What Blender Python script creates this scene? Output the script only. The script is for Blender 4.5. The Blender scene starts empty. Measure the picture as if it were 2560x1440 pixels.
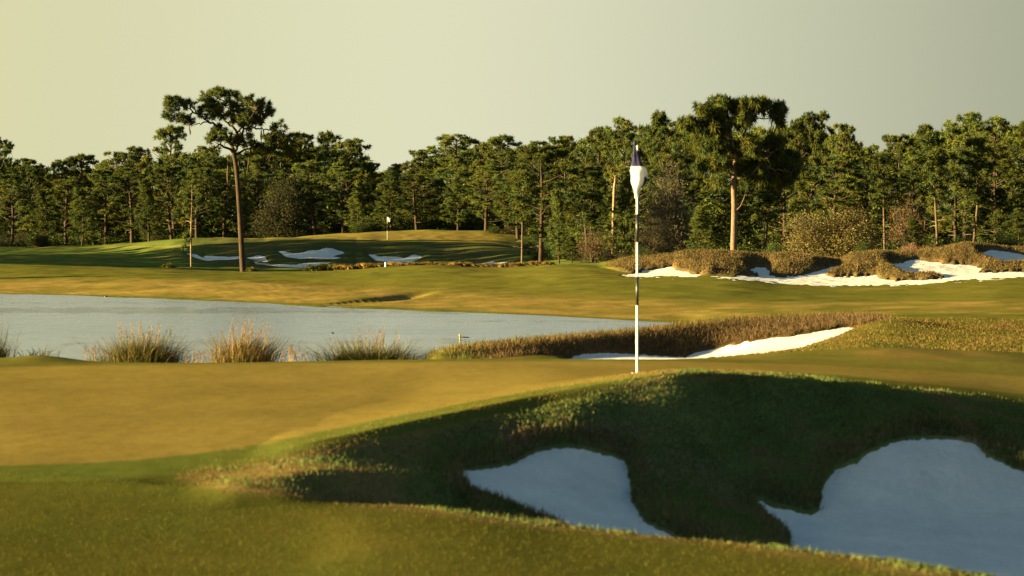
import bpy, math, random
import numpy as np
from mathutils import Vector

S = bpy.context.scene
COL = S.collection
# ------------------------------------------------------------------ camera, sky, sun, exposure
F, CX, HOR, EYE = 6713.0, 1280.0, 630.0, 3.0
SUN_EL, SUN_AZ = 8.3, 8.0            # degrees; azimuth: 0 = from exact left, + = from the camera's side
cam = bpy.data.cameras.new('camera'); co = bpy.data.objects.new('camera', cam); COL.objects.link(co)
co.location = (0, 0, EYE); co.rotation_euler = (math.radians(90), 0, 0)
cam.sensor_width = 36; cam.lens = 36 * F / 2560; cam.shift_y = -(720 - HOR) / 2560
cam.clip_start = .3; cam.clip_end = 3000
cam.dof.use_dof = True; cam.dof.focus_distance = 190; cam.dof.aperture_fstop = 5.6
S.camera = co
w = bpy.data.worlds.new('World'); S.world = w; w.use_nodes = True
nt = w.node_tree; nt.nodes.clear()
sky = nt.nodes.new('ShaderNodeTexSky'); sky.sky_type = 'NISHITA'; sky.sun_disc = False
sky.sun_elevation = math.radians(SUN_EL); sky.sun_rotation = math.radians(-90 - SUN_AZ)
sky.air_density = 1.0; sky.dust_density = 2.0; sky.ozone_density = 2.0
bg = nt.nodes.new('ShaderNodeBackground'); bg.inputs[1].default_value = .05
wo = nt.nodes.new('ShaderNodeOutputWorld'); nt.links.new(bg.outputs[0], wo.inputs[0])
def wn(t, **k):
    x = nt.nodes.new(t)
    for q, v in k.items(): setattr(x, q, v)
    return x
tc = wn('ShaderNodeTexCoord'); sep = wn('ShaderNodeSeparateXYZ'); nt.links.new(tc.outputs['Generated'], sep.inputs[0])
# low haze: cream towards the sun, grey away from it, thinning with height
up = wn('ShaderNodeMapRange', interpolation_type='SMOOTHERSTEP'); nt.links.new(sep.outputs['Z'], up.inputs['Value'])
up.inputs['From Min'].default_value = .09; up.inputs['From Max'].default_value = .30; up.inputs['To Min'].default_value = 1; up.inputs['To Max'].default_value = 0
dt = wn('ShaderNodeVectorMath', operation='DOT_PRODUCT'); nt.links.new(tc.outputs['Generated'], dt.inputs[0])
dt.inputs[1].default_value = (-math.cos(math.radians(SUN_AZ)), -math.sin(math.radians(SUN_AZ)), 0)
mr = wn('ShaderNodeMapRange'); mr.inputs['From Min'].default_value = -1; mr.inputs['From Max'].default_value = 1; nt.links.new(dt.outputs['Value'], mr.inputs['Value'])
rp = wn('ShaderNodeValToRGB'); nt.links.new(mr.outputs[0], rp.inputs[0]); rp.color_ramp.interpolation = 'B_SPLINE'
K = .5
def stop(p, c, first=None):
    e = rp.color_ramp.elements[first] if first is not None else rp.color_ramp.elements.new(p)
    e.position = p; e.color = (c[0] * K, c[1] * K, c[2] * K, 1)
stop(0, (.20, .22, .20), 0); stop(1, (1.3, 1.02, .55), 1)
stop(.25, (.24, .26, .21)); stop(.337, (.40, .42, .30)); stop(.43, (.71, .71, .50)); stop(.524, (.70, .68, .41)); stop(.74, (.9, .8, .45))
rp.color_ramp.interpolation = 'CARDINAL'
tint = wn('ShaderNodeVectorMath', operation='MULTIPLY'); nt.links.new(sky.outputs[0], tint.inputs[0]); tint.inputs[1].default_value = (.36, .47, .46)
mid = wn('ShaderNodeMapRange', interpolation_type='SMOOTHERSTEP'); nt.links.new(sep.outputs['Z'], mid.inputs['Value'])
mid.inputs['From Min'].default_value = .15; mid.inputs['From Max'].default_value = .55; mid.inputs['To Min'].default_value = .85; mid.inputs['To Max'].default_value = 0
pale = wn('ShaderNodeMix', data_type='RGBA'); nt.links.new(mid.outputs[0], pale.inputs['Factor']); nt.links.new(tint.outputs[0], pale.inputs['A'])
pk = 1 / .05 / 2**2.75; pale.inputs['B'].default_value = (.52 * pk, .60 * pk, .58 * pk, 1)
mix = wn('ShaderNodeMix', data_type='RGBA'); nt.links.new(up.outputs[0], mix.inputs['Factor'])
nt.links.new(pale.outputs['Result'], mix.inputs['A']); sc_ = wn('ShaderNodeVectorMath', operation='SCALE'); sc_.inputs['Scale'].default_value = 2 / .05 / 2**2.75; nt.links.new(rp.outputs[0], sc_.inputs[0]); nt.links.new(sc_.outputs[0], mix.inputs['B']); nt.links.new(mix.outputs['Result'], bg.inputs[0])
sl = bpy.data.lights.new('sun', 'SUN'); so = bpy.data.objects.new('sun', sl); COL.objects.link(so)
sl.energy = 5; sl.angle = math.radians(.53); sl.color = (1, .78, .34)
e_, a_ = math.radians(SUN_EL), math.radians(SUN_AZ)
SUN = Vector((-math.cos(e_) * math.cos(a_), -math.cos(e_) * math.sin(a_), math.sin(e_)))
so.rotation_euler = SUN.to_track_quat('Z', 'Y').to_euler()
S.view_settings.view_transform = 'Standard'; S.view_settings.look = 'None'
S.view_settings.exposure = 2.75; S.view_settings.gamma = 1; S.view_settings.use_curve_mapping = False
S.render.engine = 'CYCLES'; S.cycles.use_denoising = True
S.cycles.max_bounces = 6; S.cycles.transparent_max_bounces = 8

rng = np.random.default_rng(7)
random.seed(7)

# ------------------------------------------------------------------ helpers
def P(px, py, Y):
    return np.array([(px - CX) / F * Y, Y, EYE - (py - HOR) / F * Y])

def pchip_slopes(x, y):
    h = np.diff(x, axis=0); d = np.diff(y, axis=0) / h
    m = np.zeros_like(y)
    if len(x) == 2:
        m[0] = m[1] = d[0]; return m
    w1 = 2 * h[1:] + h[:-1]; w2 = h[1:] + 2 * h[:-1]
    same = d[:-1] * d[1:] > 0
    with np.errstate(divide='ignore', invalid='ignore'):
        mm = (w1 + w2) / (w1 / d[:-1] + w2 / d[1:])
    m[1:-1] = np.where(same, np.nan_to_num(mm), 0)
    m[0] = d[0]; m[-1] = d[-1]
    return m

def pchip(xs, ys, q):
    xs = np.array(xs, float); ys = np.array(ys, float); m = pchip_slopes(xs, ys)
    q = np.clip(q, xs[0], xs[-1]); i = np.clip(np.searchsorted(xs, q, 'right') - 1, 0, len(xs) - 2)
    h = xs[i + 1] - xs[i]; t = (q - xs[i]) / h
    return ((2*t**3 - 3*t**2 + 1) * ys[i] + (t**3 - 2*t**2 + t) * h * m[i] + (-2*t**3 + 3*t**2) * ys[i+1] + (t**3 - t**2) * h * m[i+1])

def sstep(a, b, x):
    t = np.clip((x - a) / (b - a), 0, 1); return t * t * (3 - 2 * t)

def hash2(ix, iy, s):
    n = (ix.astype(np.int64) * 374761393 + iy.astype(np.int64) * 668265263 + s * 2147483647) & 0x7fffffff
    n = ((n ^ (n >> 13)) * 1274126177) & 0x7fffffff
    return ((n ^ (n >> 16)) & 0xffff) / 65535.0

def vnoise(x, y, s=0):
    ix, iy = np.floor(x), np.floor(y); fx, fy = x - ix, y - iy
    fx = fx * fx * (3 - 2 * fx); fy = fy * fy * (3 - 2 * fy)
    a, b = hash2(ix, iy, s), hash2(ix + 1, iy, s); c, d = hash2(ix, iy + 1, s), hash2(ix + 1, iy + 1, s)
    return (a + (b - a) * fx) * (1 - fy) + (c + (d - c) * fx) * fy

def fbm(x, y, s=0, o=3):
    r = 0; a = .5; t = 0
    for k in range(o):
        r = r + a * vnoise(x * 2**k, y * 2**k, s + k); t += a; a *= .5
    return r / t

def sdist(poly, x, y):
    """signed distance to polygon, + inside"""
    poly = np.array(poly, float); n = len(poly); d2 = np.full(x.shape, 1e18); ins = np.zeros(x.shape, bool)
    for i in range(n):
        ax, ay = poly[i]; bx, by = poly[(i + 1) % n]; ex, ey = bx - ax, by - ay
        t = np.clip(((x - ax) * ex + (y - ay) * ey) / (ex * ex + ey * ey + 1e-12), 0, 1)
        d2 = np.minimum(d2, (x - ax - t * ex)**2 + (y - ay - t * ey)**2)
        c = ((ay > y) != (by > y)) & (x < ex * (y - ay) / (ey if ey else 1e-9) + ax)
        ins ^= c
    d = np.sqrt(d2); return np.where(ins, d, -d)

def mesh_np(name, v, f, mats, col=None, smooth=False, midx=None, nrm=None):
    """v (n,3), f (m,k) constant k"""
    me = bpy.data.meshes.new(name); v = np.ascontiguousarray(v, np.float32); f = np.ascontiguousarray(f, np.int32)
    k = f.shape[1]
    me.vertices.add(len(v)); me.vertices.foreach_set('co', v.ravel())
    me.loops.add(f.size); me.loops.foreach_set('vertex_index', f.ravel())
    me.polygons.add(len(f)); me.polygons.foreach_set('loop_start', np.arange(0, f.size, k, dtype=np.int32))
    if midx is not None: me.polygons.foreach_set('material_index', np.ascontiguousarray(midx, np.int32))
    me.polygons.foreach_set('use_smooth', np.full(len(f), smooth, bool))
    for m in (mats if isinstance(mats, (list, tuple)) else [mats]): me.materials.append(m)
    me.update(calc_edges=True)
    if col is not None:
        at = me.color_attributes.new('tint', 'FLOAT_COLOR', 'POINT')
        c4 = np.ones((len(v), 4), np.float32); c4[:, :3] = col; at.data.foreach_set('color', c4.ravel())
    if nrm is not None: me.normals_split_custom_set_from_vertices(nrm.astype(np.float32).tolist())
    return me

def link(name, data, parent=None, label=None, cat=None, group=None, kind=None, loc=None):
    o = bpy.data.objects.new(name, data); COL.objects.link(o)
    if parent is not None: o.parent = parent
    if loc is not None: o.location = loc
    for k, v in (('label', label), ('category', cat), ('group', group), ('kind', kind)):
        if v: o[k] = v
    return o

class Geo:
    """collects triangles with colours"""
    def __init__(s): s.v = []; s.f = []; s.c = []; s.n = 0
    def add(s, v, f, c):
        v = np.asarray(v, float).reshape(-1, 3); s.v.append(v); s.f.append(np.asarray(f, int).reshape(-1, 3) + s.n)
        c = np.asarray(c, float); s.c.append(np.broadcast_to(c, (len(v), 3)) if c.ndim == 1 else c); s.n += len(v)
    def tube(s, pts, rad, c, sides=6):
        pts = np.asarray(pts, float); n = len(pts)
        t = np.gradient(pts, axis=0); t /= np.linalg.norm(t, axis=1, keepdims=True) + 1e-9
        up = np.array([0, 0, 1.]) if abs(t[0][2]) < .8 else np.array([0, 1., 0])
        V = []
        for i in range(n):
            a = np.cross(t[i], up); a /= np.linalg.norm(a) + 1e-9; b = np.cross(t[i], a)
            th = np.arange(sides) * 2 * math.pi / sides
            V.append(pts[i] + rad[i] * (np.cos(th)[:, None] * a + np.sin(th)[:, None] * b))
        f = []
        for i in range(n - 1):
            for j in range(sides):
                p, q = i * sides + j, i * sides + (j + 1) % sides
                f += [(p, q, q + sides), (p, q + sides, p + sides)]
        k = (n - 1) * sides
        for j in range(1, sides - 1): f.append((k, k + j, k + j + 1))
        s.add(np.concatenate(V), f, c)
    def blades(s, base, tip, wdir, c):
        """one thin triangle per blade"""
        n = len(base); v = np.stack([base - wdir, base + wdir, tip], 1).reshape(-1, 3)
        s.add(v, np.arange(3 * n).reshape(-1, 3), np.repeat(c, 3, 0))
    def bent(s, base, mid, tip, wdir, c):
        n = len(base); v = np.stack([base - wdir, base + wdir, mid - wdir * .7, mid + wdir * .7, tip], 1).reshape(-1, 3)
        k = np.arange(n)[:, None] * 5
        f = np.concatenate([k + [0, 1, 3], k + [0, 3, 2], k + [2, 3, 4]], 1).reshape(-1, 3)
        s.add(v, f, np.repeat(c, 5, 0))
    def arrays(s): return np.concatenate(s.v), np.concatenate(s.f), np.concatenate(s.c)
    def mesh(s, name, mat, smooth=False):
        v, f, c = s.arrays(); return mesh_np(name, v, f, mat, c, smooth)

def rdir(n, r=rng):
    d = r.normal(size=(n, 3)); return d / np.linalg.norm(d, axis=1, keepdims=True)

# ------------------------------------------------------------------ materials
def new_mat(name):
    m = bpy.data.materials.new(name); m.use_nodes = True; n = m.node_tree; b = n.nodes['Principled BSDF']
    return m, n, b
def node(n, t, **k):
    x = n.nodes.new(t)
    for a, v in k.items(): setattr(x, a, v)
    return x
def noise(n, scale, detail=4, rough=.6, vec=None):
    x = node(n, 'ShaderNodeTexNoise'); x.inputs['Scale'].default_value = scale; x.inputs['Detail'].default_value = detail
    x.inputs['Roughness'].default_value = rough
    if vec is not None: n.links.new(vec, x.inputs['Vector'])
    return x
def mapping(n, sc):
    g = node(n, 'ShaderNodeNewGeometry'); mp = node(n, 'ShaderNodeMapping'); mp.inputs['Scale'].default_value = sc
    n.links.new(g.outputs['Position'], mp.inputs['Vector']); return mp.outputs[0]
def modulate(n, col, fac, lo, hi):
    r = node(n, 'ShaderNodeMapRange'); r.inputs['From Min'].default_value = .25; r.inputs['From Max'].default_value = .75
    r.inputs['To Min'].default_value = lo; r.inputs['To Max'].default_value = hi
    n.links.new(fac, r.inputs['Value'])
    m = node(n, 'ShaderNodeVectorMath', operation='SCALE'); n.links.new(col, m.inputs[0]); n.links.new(r.outputs[0], m.inputs['Scale'])
    return m.outputs[0]
def bump(n, b, h, st, dist):
    x = node(n, 'ShaderNodeBump'); x.inputs['Strength'].default_value = st; x.inputs['Distance'].default_value = dist
    n.links.new(h, x.inputs['Height']); n.links.new(x.outputs[0], b.inputs['Normal'])

def mat_ground():
    m, n, b = new_mat('mown turf'); at = node(n, 'ShaderNodeAttribute', attribute_name='tint')
    c = at.outputs['Color']
    c = modulate(n, c, noise(n, .9, 5, .65, mapping(n, (1, .35, 1))).outputs[0], .78, 1.22)
    c = modulate(n, c, noise(n, 9, 4, .7, mapping(n, (1, .5, 1))).outputs[0], .82, 1.18)
    c = modulate(n, c, noise(n, 60, 2, .7, mapping(n, (1, .6, 1))).outputs[0], .85, 1.15)
    n.links.new(c, b.inputs['Base Color']); b.inputs['Roughness'].default_value = .95; b.inputs['Specular IOR Level'].default_value = 0
    bump(n, b, noise(n, 70, 3, .7, mapping(n, (1, 1, 1))).outputs[0], .35, .01)
    return m
def mat_sand():
    m, n, b = new_mat('white sand'); rgb = node(n, 'ShaderNodeRGB'); rgb.outputs[0].default_value = (.76, .72, .66, 1)
    c = modulate(n, rgb.outputs[0], noise(n, 3.2, 7, .65, mapping(n, (1, .5, 1))).outputs[0], .84, 1.08)
    c = modulate(n, c, noise(n, 26, 4, .75, mapping(n, (1, .5, 1))).outputs[0], .88, 1.06)
    n.links.new(c, b.inputs['Base Color']); b.inputs['Roughness'].default_value = 1; b.inputs['Specular IOR Level'].default_value = .05
    bump(n, b, noise(n, 9, 6, .7, mapping(n, (1, .6, 1))).outputs[0], .7, .04)
    return m
def mat_leaf(name, trans=.25, var=.35):
    m, n, b = new_mat(name); at = node(n, 'ShaderNodeAttribute', attribute_name='tint')
    oi = node(n, 'ShaderNodeObjectInfo')
    c = modulate(n, at.outputs['Color'], oi.outputs['Random'], 1 - var, 1 + var)
    d = node(n, 'ShaderNodeBsdfDiffuse'); t = node(n, 'ShaderNodeBsdfTranslucent'); mx = node(n, 'ShaderNodeMixShader')
    mx.inputs[0].default_value = trans
    n.links.new(c, d.inputs[0]); n.links.new(c, t.inputs[0]); n.links.new(d.outputs[0], mx.inputs[1]); n.links.new(t.outputs[0], mx.inputs[2])
    n.links.new(mx.outputs[0], n.nodes['Material Output'].inputs['Surface']); n.nodes.remove(b)
    return m
def mat_bark():
    m, n, b = new_mat('pine bark'); at = node(n, 'ShaderNodeAttribute', attribute_name='tint')
    c = modulate(n, at.outputs['Color'], noise(n, 5, 5, .7, mapping(n, (1, 1, .35))).outputs[0], .5, 1.4)
    n.links.new(c, b.inputs['Base Color']); b.inputs['Roughness'].default_value = .9; b.inputs['Specular IOR Level'].default_value = .1
    bump(n, b, noise(n, 9, 4, .7, mapping(n, (1, 1, .4))).outputs[0], .8, .06)
    return m
def mat_plain(name, c, rough=.5):
    m, n, b = new_mat(name); rgb = node(n, 'ShaderNodeRGB'); rgb.outputs[0].default_value = (*c, 1)
    k = modulate(n, rgb.outputs[0], noise(n, 14, 3).outputs[0], .93, 1.05)
    n.links.new(k, b.inputs['Base Color']); b.inputs['Roughness'].default_value = rough
    return m
def mat_water():
    m, n, b = new_mat('pond water'); b.inputs['Base Color'].default_value = (.09, .11, .09, 1)
    b.inputs['IOR'].default_value = 1.8; b.inputs['Coat Weight'].default_value = 1; b.inputs['Coat IOR'].default_value = 1.6; b.inputs['Coat Roughness'].default_value = .26; b.inputs['Specular IOR Level'].default_value = .5
    big = noise(n, .05, 4, .6, mapping(n, (.30, 1.7, 1)))
    med = noise(n, 1.0, 4, .65, mapping(n, (1.1, .30, 1)))
    ad = node(n, 'ShaderNodeMath', operation='MULTIPLY_ADD'); ad.inputs[1].default_value = .55
    n.links.new(med.outputs[0], ad.inputs[0]); n.links.new(big.outputs[0], ad.inputs[2])
    r = node(n, 'ShaderNodeMapRange'); r.inputs['From Min'].default_value = .62; r.inputs['From Max'].default_value = .92
    r.inputs['To Min'].default_value = .08; r.inputs['To Max'].default_value = .40
    n.links.new(ad.outputs[0], r.inputs['Value']); n.links.new(r.outputs[0], b.inputs['Roughness'])
    h = noise(n, 1.0, 5, .65, mapping(n, (1.6, .7, 1)))
    bump(n, b, h.outputs[0], .20, .10)
    return m
M_GROUND, M_SAND, M_WATER, M_BARK = mat_ground(), mat_sand(), mat_water(), mat_bark()
M_GRASS = mat_leaf('grass blades', .3, 0); M_NEEDLE = mat_leaf('pine needles', .35, .22); M_LEAF = mat_leaf('broad leaves', .25, .15)

# ------------------------------------------------------------------ terrain: feature lines (px, Y, py or 'z')
def zpt(z, Y): return HOR - z * F / Y
CURVES = [
 # 0 under the camera
 [(-200, 3, zpt(-1.42, 3)), (2760, 3, zpt(-1.45, 3))],
 # 1 near ground
 [(-200, 9.5, zpt(-1.35, 9.5)), (1000, 9.5, zpt(-1.36, 9.5)), (2760, 8.6, zpt(-1.40, 8.6))],
 # 2 near lip
 [(-200, 13.2, 1300), (0, 13.2, 1298), (450, 13.4, 1285), (700, 13.6, 1270), (1000, 13.6, 1268), (1200, 13.2, 1293), (1430, 12.9, 1324), (1700, 12.45, 1358), (2000, 12, 1391), (2250, 11.5, 1424), (2400, 11.1, 1452), (2560, 10.8, 1482), (2760, 10.5, 1512)],
 # 3 basin bottom
 [(-200, 14, 1242), (0, 14, 1240), (450, 14, 1228), (600, 13.9, 1222), (700, 13.9, 1226), (850, 14.1, 1244), (1000, 14.3, 1266), (1200, 14.5, 1296), (1430, 14.5, 1326), (1700, 14.5, 1370), (2000, 14.4, 1412), (2400, 14.2, 1474), (2560, 14.2, 1502), (2760, 14.2, 1520)],
 # 4 finger ridge / mid sand
 [(-200, 14.6, 1186), (0, 14.6, 1186), (300, 14.4, 1193), (450, 14.2, 1203), (600, 14.2, 1183), (800, 14.45, 1173), (1000, 14.95, 1187), (1200, 15.5, 1226), (1430, 16.2, 1232), (1560, 16.7, 1250), (1700, 17, 1262), (1900, 17.3, 1300), (2000, 17.4, 1325), (2200, 17.7, 1295), (2400, 17.7, 1305), (2560, 17.7, 1305), (2760, 17.7, 1310)],
 # 5 sand top
 [(-200, 15, 1166), (0, 15, 1166), (300, 14.8, 1172), (450, 14.6, 1178), (600, 14.7, 1166), (800, 15.1, 1152), (1000, 15.9, 1157), (1160, 16.5, 1163), (1300, 17.1, 1130), (1430, 17.6, 1110), (1560, 18, 1135), (1700, 18.4, 1120), (1900, 18.9, 1130), (2050, 19.2, 1130), (2200, 19.5, 1092), (2400, 19.6, 1090), (2560, 19.6, 1130), (2760, 19.6, 1150)],
 # 6 crest
 [(-200, 17.5, 1061), (0, 17.4, 1064), (250, 17.2, zpt(-1.127, 17.2)), (450, 16.8, zpt(-1.132, 16.8)), (600, 15.6, 1137), (700, 15.7, 1120), (870, 16.4, 1084), (1000, 17.0, 1057), (1200, 18, 1016), (1400, 18.9, 976), (1560, 19.2, 948), (1700, 19.3, 932), (1850, 19.9, 936), (2000, 20.6, 948), (2200, 21.5, 968), (2400, 22.2, 989), (2560, 22.6, 1007), (2760, 22.8, 1030)],
 # 7 green behind the crest
 [(-200, 21.5, 982), (0, 21.5, 980), (450, 21.2, 985), (870, 21.3, 988), (1200, 21.8, 970), (1400, 22.7, 950), (1593, 24.6, 933.5), (1700, 24.8, 934), (1850, 25, 934), (2000, 25, 938), (2200, 25, 950), (2400, 25.2, 964), (2560, 25.4, 975), (2760, 25.4, 985)],
 # 8 back edge of green
 [(-200, 27.5, 919), (0, 27.5, 917), (450, 27.8, 912), (1000, 28.2, 905), (1280, 28.5, 902), (1593, 28.8, 903), (1800, 29, 905), (2000, 29, 911), (2200, 28.5, 920), (2400, 28, 932), (2560, 28, 940), (2760, 28, 948)],
 # 9 back collar
 [(-200, 30, 897), (0, 30, 896), (90, 30, 889), (250, 30, 905), (450, 29.6, 908), (1000, 30, 900), (1280, 31, 897), (1450, 33, 898), (1593, 34, 899), (1800, 34, 895), (2000, 33.5, 884), (2200, 32.5, 884), (2400, 31.5, 890), (2560, 31, 894), (2760, 31, 900)],
 # 10 bunker front edge | fall to the pond
 [(-200, 34, zpt(-1.72, 34)), (1000, 34, zpt(-1.70, 34)), (1200, 35, zpt(-1.52, 35)), (1420, 36, 899), (1593, 36.5, 899), (1720, 36.8, 894), (1900, 37.5, 880), (2000, 38, 867), (2100, 39.6, 842), (2200, 39.8, 835), (2400, 38.5, 846), (2560, 37, 856), (2760, 37, 860)],
 # 11 bank foot
 [(-200, 38.5, zpt(-2.35, 38.5)), (950, 38, zpt(-2.3, 38)), (1080, 37.6, zpt(-1.9, 37.6)), (1250, 38.7, 894), (1430, 40.8, 890), (1593, 42.2, 884), (1720, 42.4, 888), (1900, 42.6, 849), (2080, 43.8, 823), (2150, 44.4, 814), (2250, 44.5, 803), (2400, 44, 815), (2560, 43, 825), (2760, 43, 830)],
 # 12 bank top
 [(-200, 42.5, zpt(-2.6, 42.5)), (950, 40, zpt(-2.5, 40)), (1080, 38.8, 888), (1250, 40, 865), (1450, 42.2, 845), (1600, 43.6, 831), (1800, 46, 808), (2000, 48.7, 796), (2150, 50, 791), (2250, 49, 796), (2400, 47, 797), (2560, 46, 801), (2760, 46, 806)],
 # 13 behind the bank
 [(-200, 56, zpt(-2.7, 56)), (1600, 56, zpt(-2.6, 56)), (1750, 57, zpt(-2.3, 57)), (1900, 58, zpt(-2.02, 58)), (2100, 58, zpt(-1.85, 58)), (2560, 56, zpt(-1.8, 56)), (2760, 56, zpt(-1.8, 56))],
 # 14 pond bed by the far shore
 [(-200, 128, zpt(-2.5, 128)), (0, 124, zpt(-2.5, 124)), (500, 106, zpt(-2.5, 106)), (850, 94, zpt(-2.5, 94)), (1100, 88, zpt(-2.5, 88)), (1400, 80, zpt(-2.5, 80)), (1720, 72, zpt(-2.28, 72)), (1800, 70, zpt(-2.1, 70)), (2000, 68, zpt(-1.95, 68)), (2560, 66, zpt(-1.83, 66)), (2760, 66, zpt(-1.83, 66))],
 # 15 far shoreline (z = -2.2)
 [(-200, 147, 730.5), (0, 140.7, 735), (250, 133, 741), (500, 122, 751), (850, 107, 768), (1100, 99.8, 778), (1400, 91.2, 792), (1593, 85.4, 803), (1720, 82.6, 808.6), (1800, 81, 801), (2000, 80, 792), (2560, 77, 789), (2760, 77, 789)],
 # 16 bank top
 [(-200, 172, 700), (0, 165, 702), (400, 158, 700), (850, 138, 718), (1060, 126, 729), (1400, 112, 747), (1800, 103, 757), (2100, 102, 757), (2560, 100, 748), (2760, 100, 748)],
 # 17 fairway end | dune sand front
 [(-200, 215, 658), (0, 213, 660), (200, 208, 666), (420, 204, 672), (610, 200, 678.5), (770, 196, 678.5), (850, 195, 676), (950, 193, 669), (1080, 190, 664), (1240, 185, 668.5), (1300, 182, 666), (1400, 174, 661), (1470, 165, 664), (1540, 152, 677), (1600, 145, 686), (1680, 141, 689), (1800, 140, 688), (1950, 138, 702), (2100, 136, 709), (2200, 136, 707), (2400, 138, 696), (2560, 140, 688), (2760, 140, 688)],
 # 18 dip behind the fairway | dune middle
 [(-200, 224, 668), (0, 222, 668), (300, 218, 676), (610, 212, 686), (900, 208, 688), (1240, 198, 682), (1400, 184, 663), (1470, 174, 660), (1540, 163, 667), (1600, 157, 671), (1680, 154, 668), (1750, 152, 670), (1950, 149, 688), (2080, 148, 690), (2200, 150, 684), (2300, 152, 668), (2400, 152, 670), (2560, 153, 668), (2760, 153, 668)],
 # 19 slope start | dune crest
 [(-200, 236, 654), (0, 234, 655), (300, 230, 663), (450, 228, 666), (610, 226, 672), (770, 224, 676), (920, 222, 676), (1100, 216, 676), (1300, 206, 672), (1420, 195, 659), (1520, 178, 656), (1600, 169, 655), (1680, 165, 646), (1760, 165, 643), (1900, 165, 646), (2000, 165, 651), (2080, 166, 655), (2150, 167, 646), (2250, 168, 638), (2350, 170, 633), (2400, 171, 622), (2460, 171, 617), (2560, 171, 627), (2760, 171, 630)],
 # 20 low bunkers
 [(-200, 250, 640), (0, 248, 641), (300, 242, 652), (450, 238, 655), (600, 235, 663), (770, 234, 666), (920, 232, 668), (1100, 226, 668), (1300, 218, 664), (1450, 205, 658), (1600, 188, 656), (1835, 186, 646), (2080, 186, 657), (2210, 186, 640), (2430, 186, 626), (2760, 186, 636)],
 # 21 shelf
 [(-200, 275, 628), (0, 272, 627), (250, 262, 630), (400, 254, 628), (470, 251, 634), (600, 246, 641), (700, 245, 632), (800, 245, 626), (870, 245, 634), (930, 244, 640), (1050, 240, 646), (1200, 236, 642), (1300, 232, 640), (1450, 222, 645), (1600, 205, 650), (1835, 204, 642), (2210, 204, 630), (2430, 204, 618), (2760, 204, 625)],
 # 22 green front crest
 [(-200, 300, 618), (0, 296, 618), (200, 284, 616), (330, 272, 609), (430, 266, 600), (520, 264, 597.5), (700, 262, 598), (850, 260, 599), (968, 259, 601), (1100, 257, 605), (1230, 255, 609), (1320, 252, 622), (1450, 240, 640), (1600, 225, 645), (2000, 225, 640), (2430, 225, 625), (2760, 225, 625)],
 # 23 green back
 [(-200, 325, 615), (0, 320, 616), (250, 308, 612), (400, 294, 603), (520, 286, 596), (700, 283, 595.5), (780, 284, 589), (850, 286, 584), (968, 288, 577), (1100, 289, 575), (1280, 288, 579), (1400, 280, 600), (1600, 265, 635), (2000, 260, 635), (2760, 260, 625)],
 # 24, 25 wood floor
 [(-200, 350, 613), (600, 330, 603), (1000, 330, 588), (1280, 330, 590), (1600, 310, 630), (2760, 300, 625)],
 [(-200, 600, 622), (2760, 600, 622)],
]
NSUB = [4, 20, 26, 36, 46, 46, 26, 24, 10, 16, 24, 22, 8, 8, 14, 18, 50, 40, 36, 24, 30, 30, 16, 8, 4]
cols = np.concatenate([np.linspace(-3200, -80, 60)[:-1], np.linspace(-80, 2640, 700), np.linspace(2640, 5200, 50)[1:]])
NC = len(cols)
YK = np.array([pchip([p[0] for p in c], [p[1] for p in c], cols) for c in CURVES])
PYK = np.array([pchip([p[0] for p in c], [p[2] for p in c], cols) for c in CURVES])
ZK = -(PYK - HOR) / F * YK
def smooth_cols(A, sg):
    i = np.arange(59, 759); k = np.exp(-.5 * (np.arange(-3 * sg, 3 * sg + 1) / sg)**2); k /= k.sum(); B = A.copy()
    for r in range(len(A)):
        B[r, i] = np.convolve(np.pad(A[r, i], 3 * sg, mode='edge'), k, 'valid')
    return B
YK, ZK = smooth_cols(YK, 5), smooth_cols(ZK, 5)
MK = smooth_cols(pchip_slopes(YK, ZK), 14)
# one more line just under the crest keeps the mound face straight up to its brow
wq = (.30 * sstep(560, 720, cols) * (1 - sstep(3000, 3200, cols)))[None, :] * 0 + sstep(560, 720, cols)[None, :]
YK = np.insert(YK, 6, .22 * YK[5] + .78 * YK[6], 0); ZK = np.insert(ZK, 6, (.22 * ZK[5] + .78 * ZK[6]), 0)
MK = smooth_cols(pchip_slopes(YK, ZK), 14)
lin = (ZK[7] - ZK[5]) / (YK[7] - YK[5]); MK[6] = MK[6] * (1 - wq[0]) + lin * 1.05 * wq[0]
NSUB = NSUB[:5] + [36, 16] + NSUB[6:]; SV = [0, 1, 2, 3, 4, 5, 5.78] + list(range(6, len(CURVES)))
rowsY, rowsZ, SEG = [], [], []
for k, nsub in enumerate(NSUB):
    h = YK[k + 1] - YK[k]
    for j in range(nsub):
        t = j / nsub
        rowsY.append(YK[k] + h * t)
        rowsZ.append((2*t**3 - 3*t**2 + 1) * ZK[k] + (t**3 - 2*t**2 + t) * h * MK[k] + (-2*t**3 + 3*t**2) * ZK[k+1] + (t**3 - t**2) * h * MK[k+1])
        SEG.append(SV[k] + (SV[k + 1] - SV[k]) * t)
rowsY.append(YK[-1]); rowsZ.append(ZK[-1]); SEG.append(SV[-1])
GY = np.array(rowsY); GZ = np.array(rowsZ) + EYE; SEG = np.array(SEG)
j0 = int(np.argmin(abs(cols))); pw = (1 - sstep(470, 800, cols))[None, :] * (sstep(3.2, 4.6, SEG) * (1 - sstep(7.2, 8, SEG)))[:, None]
GZ = GZ * (1 - pw) + np.interp(GY, GY[:, j0], GZ[:, j0]) * pw
pm = ((1 - sstep(900, 1150, cols))[None, :] * (sstep(5.9, 6.1, SEG) * (1 - sstep(7.2, 8, SEG)))[:, None])
GZ = np.where(pm > 0, GZ + np.maximum(0, np.interp(GY, GY[:, j0], GZ[:, j0]) - GZ) * pm, GZ)
GPX = np.broadcast_to(cols, GY.shape); GX = (GPX - CX) / F * GY
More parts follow.
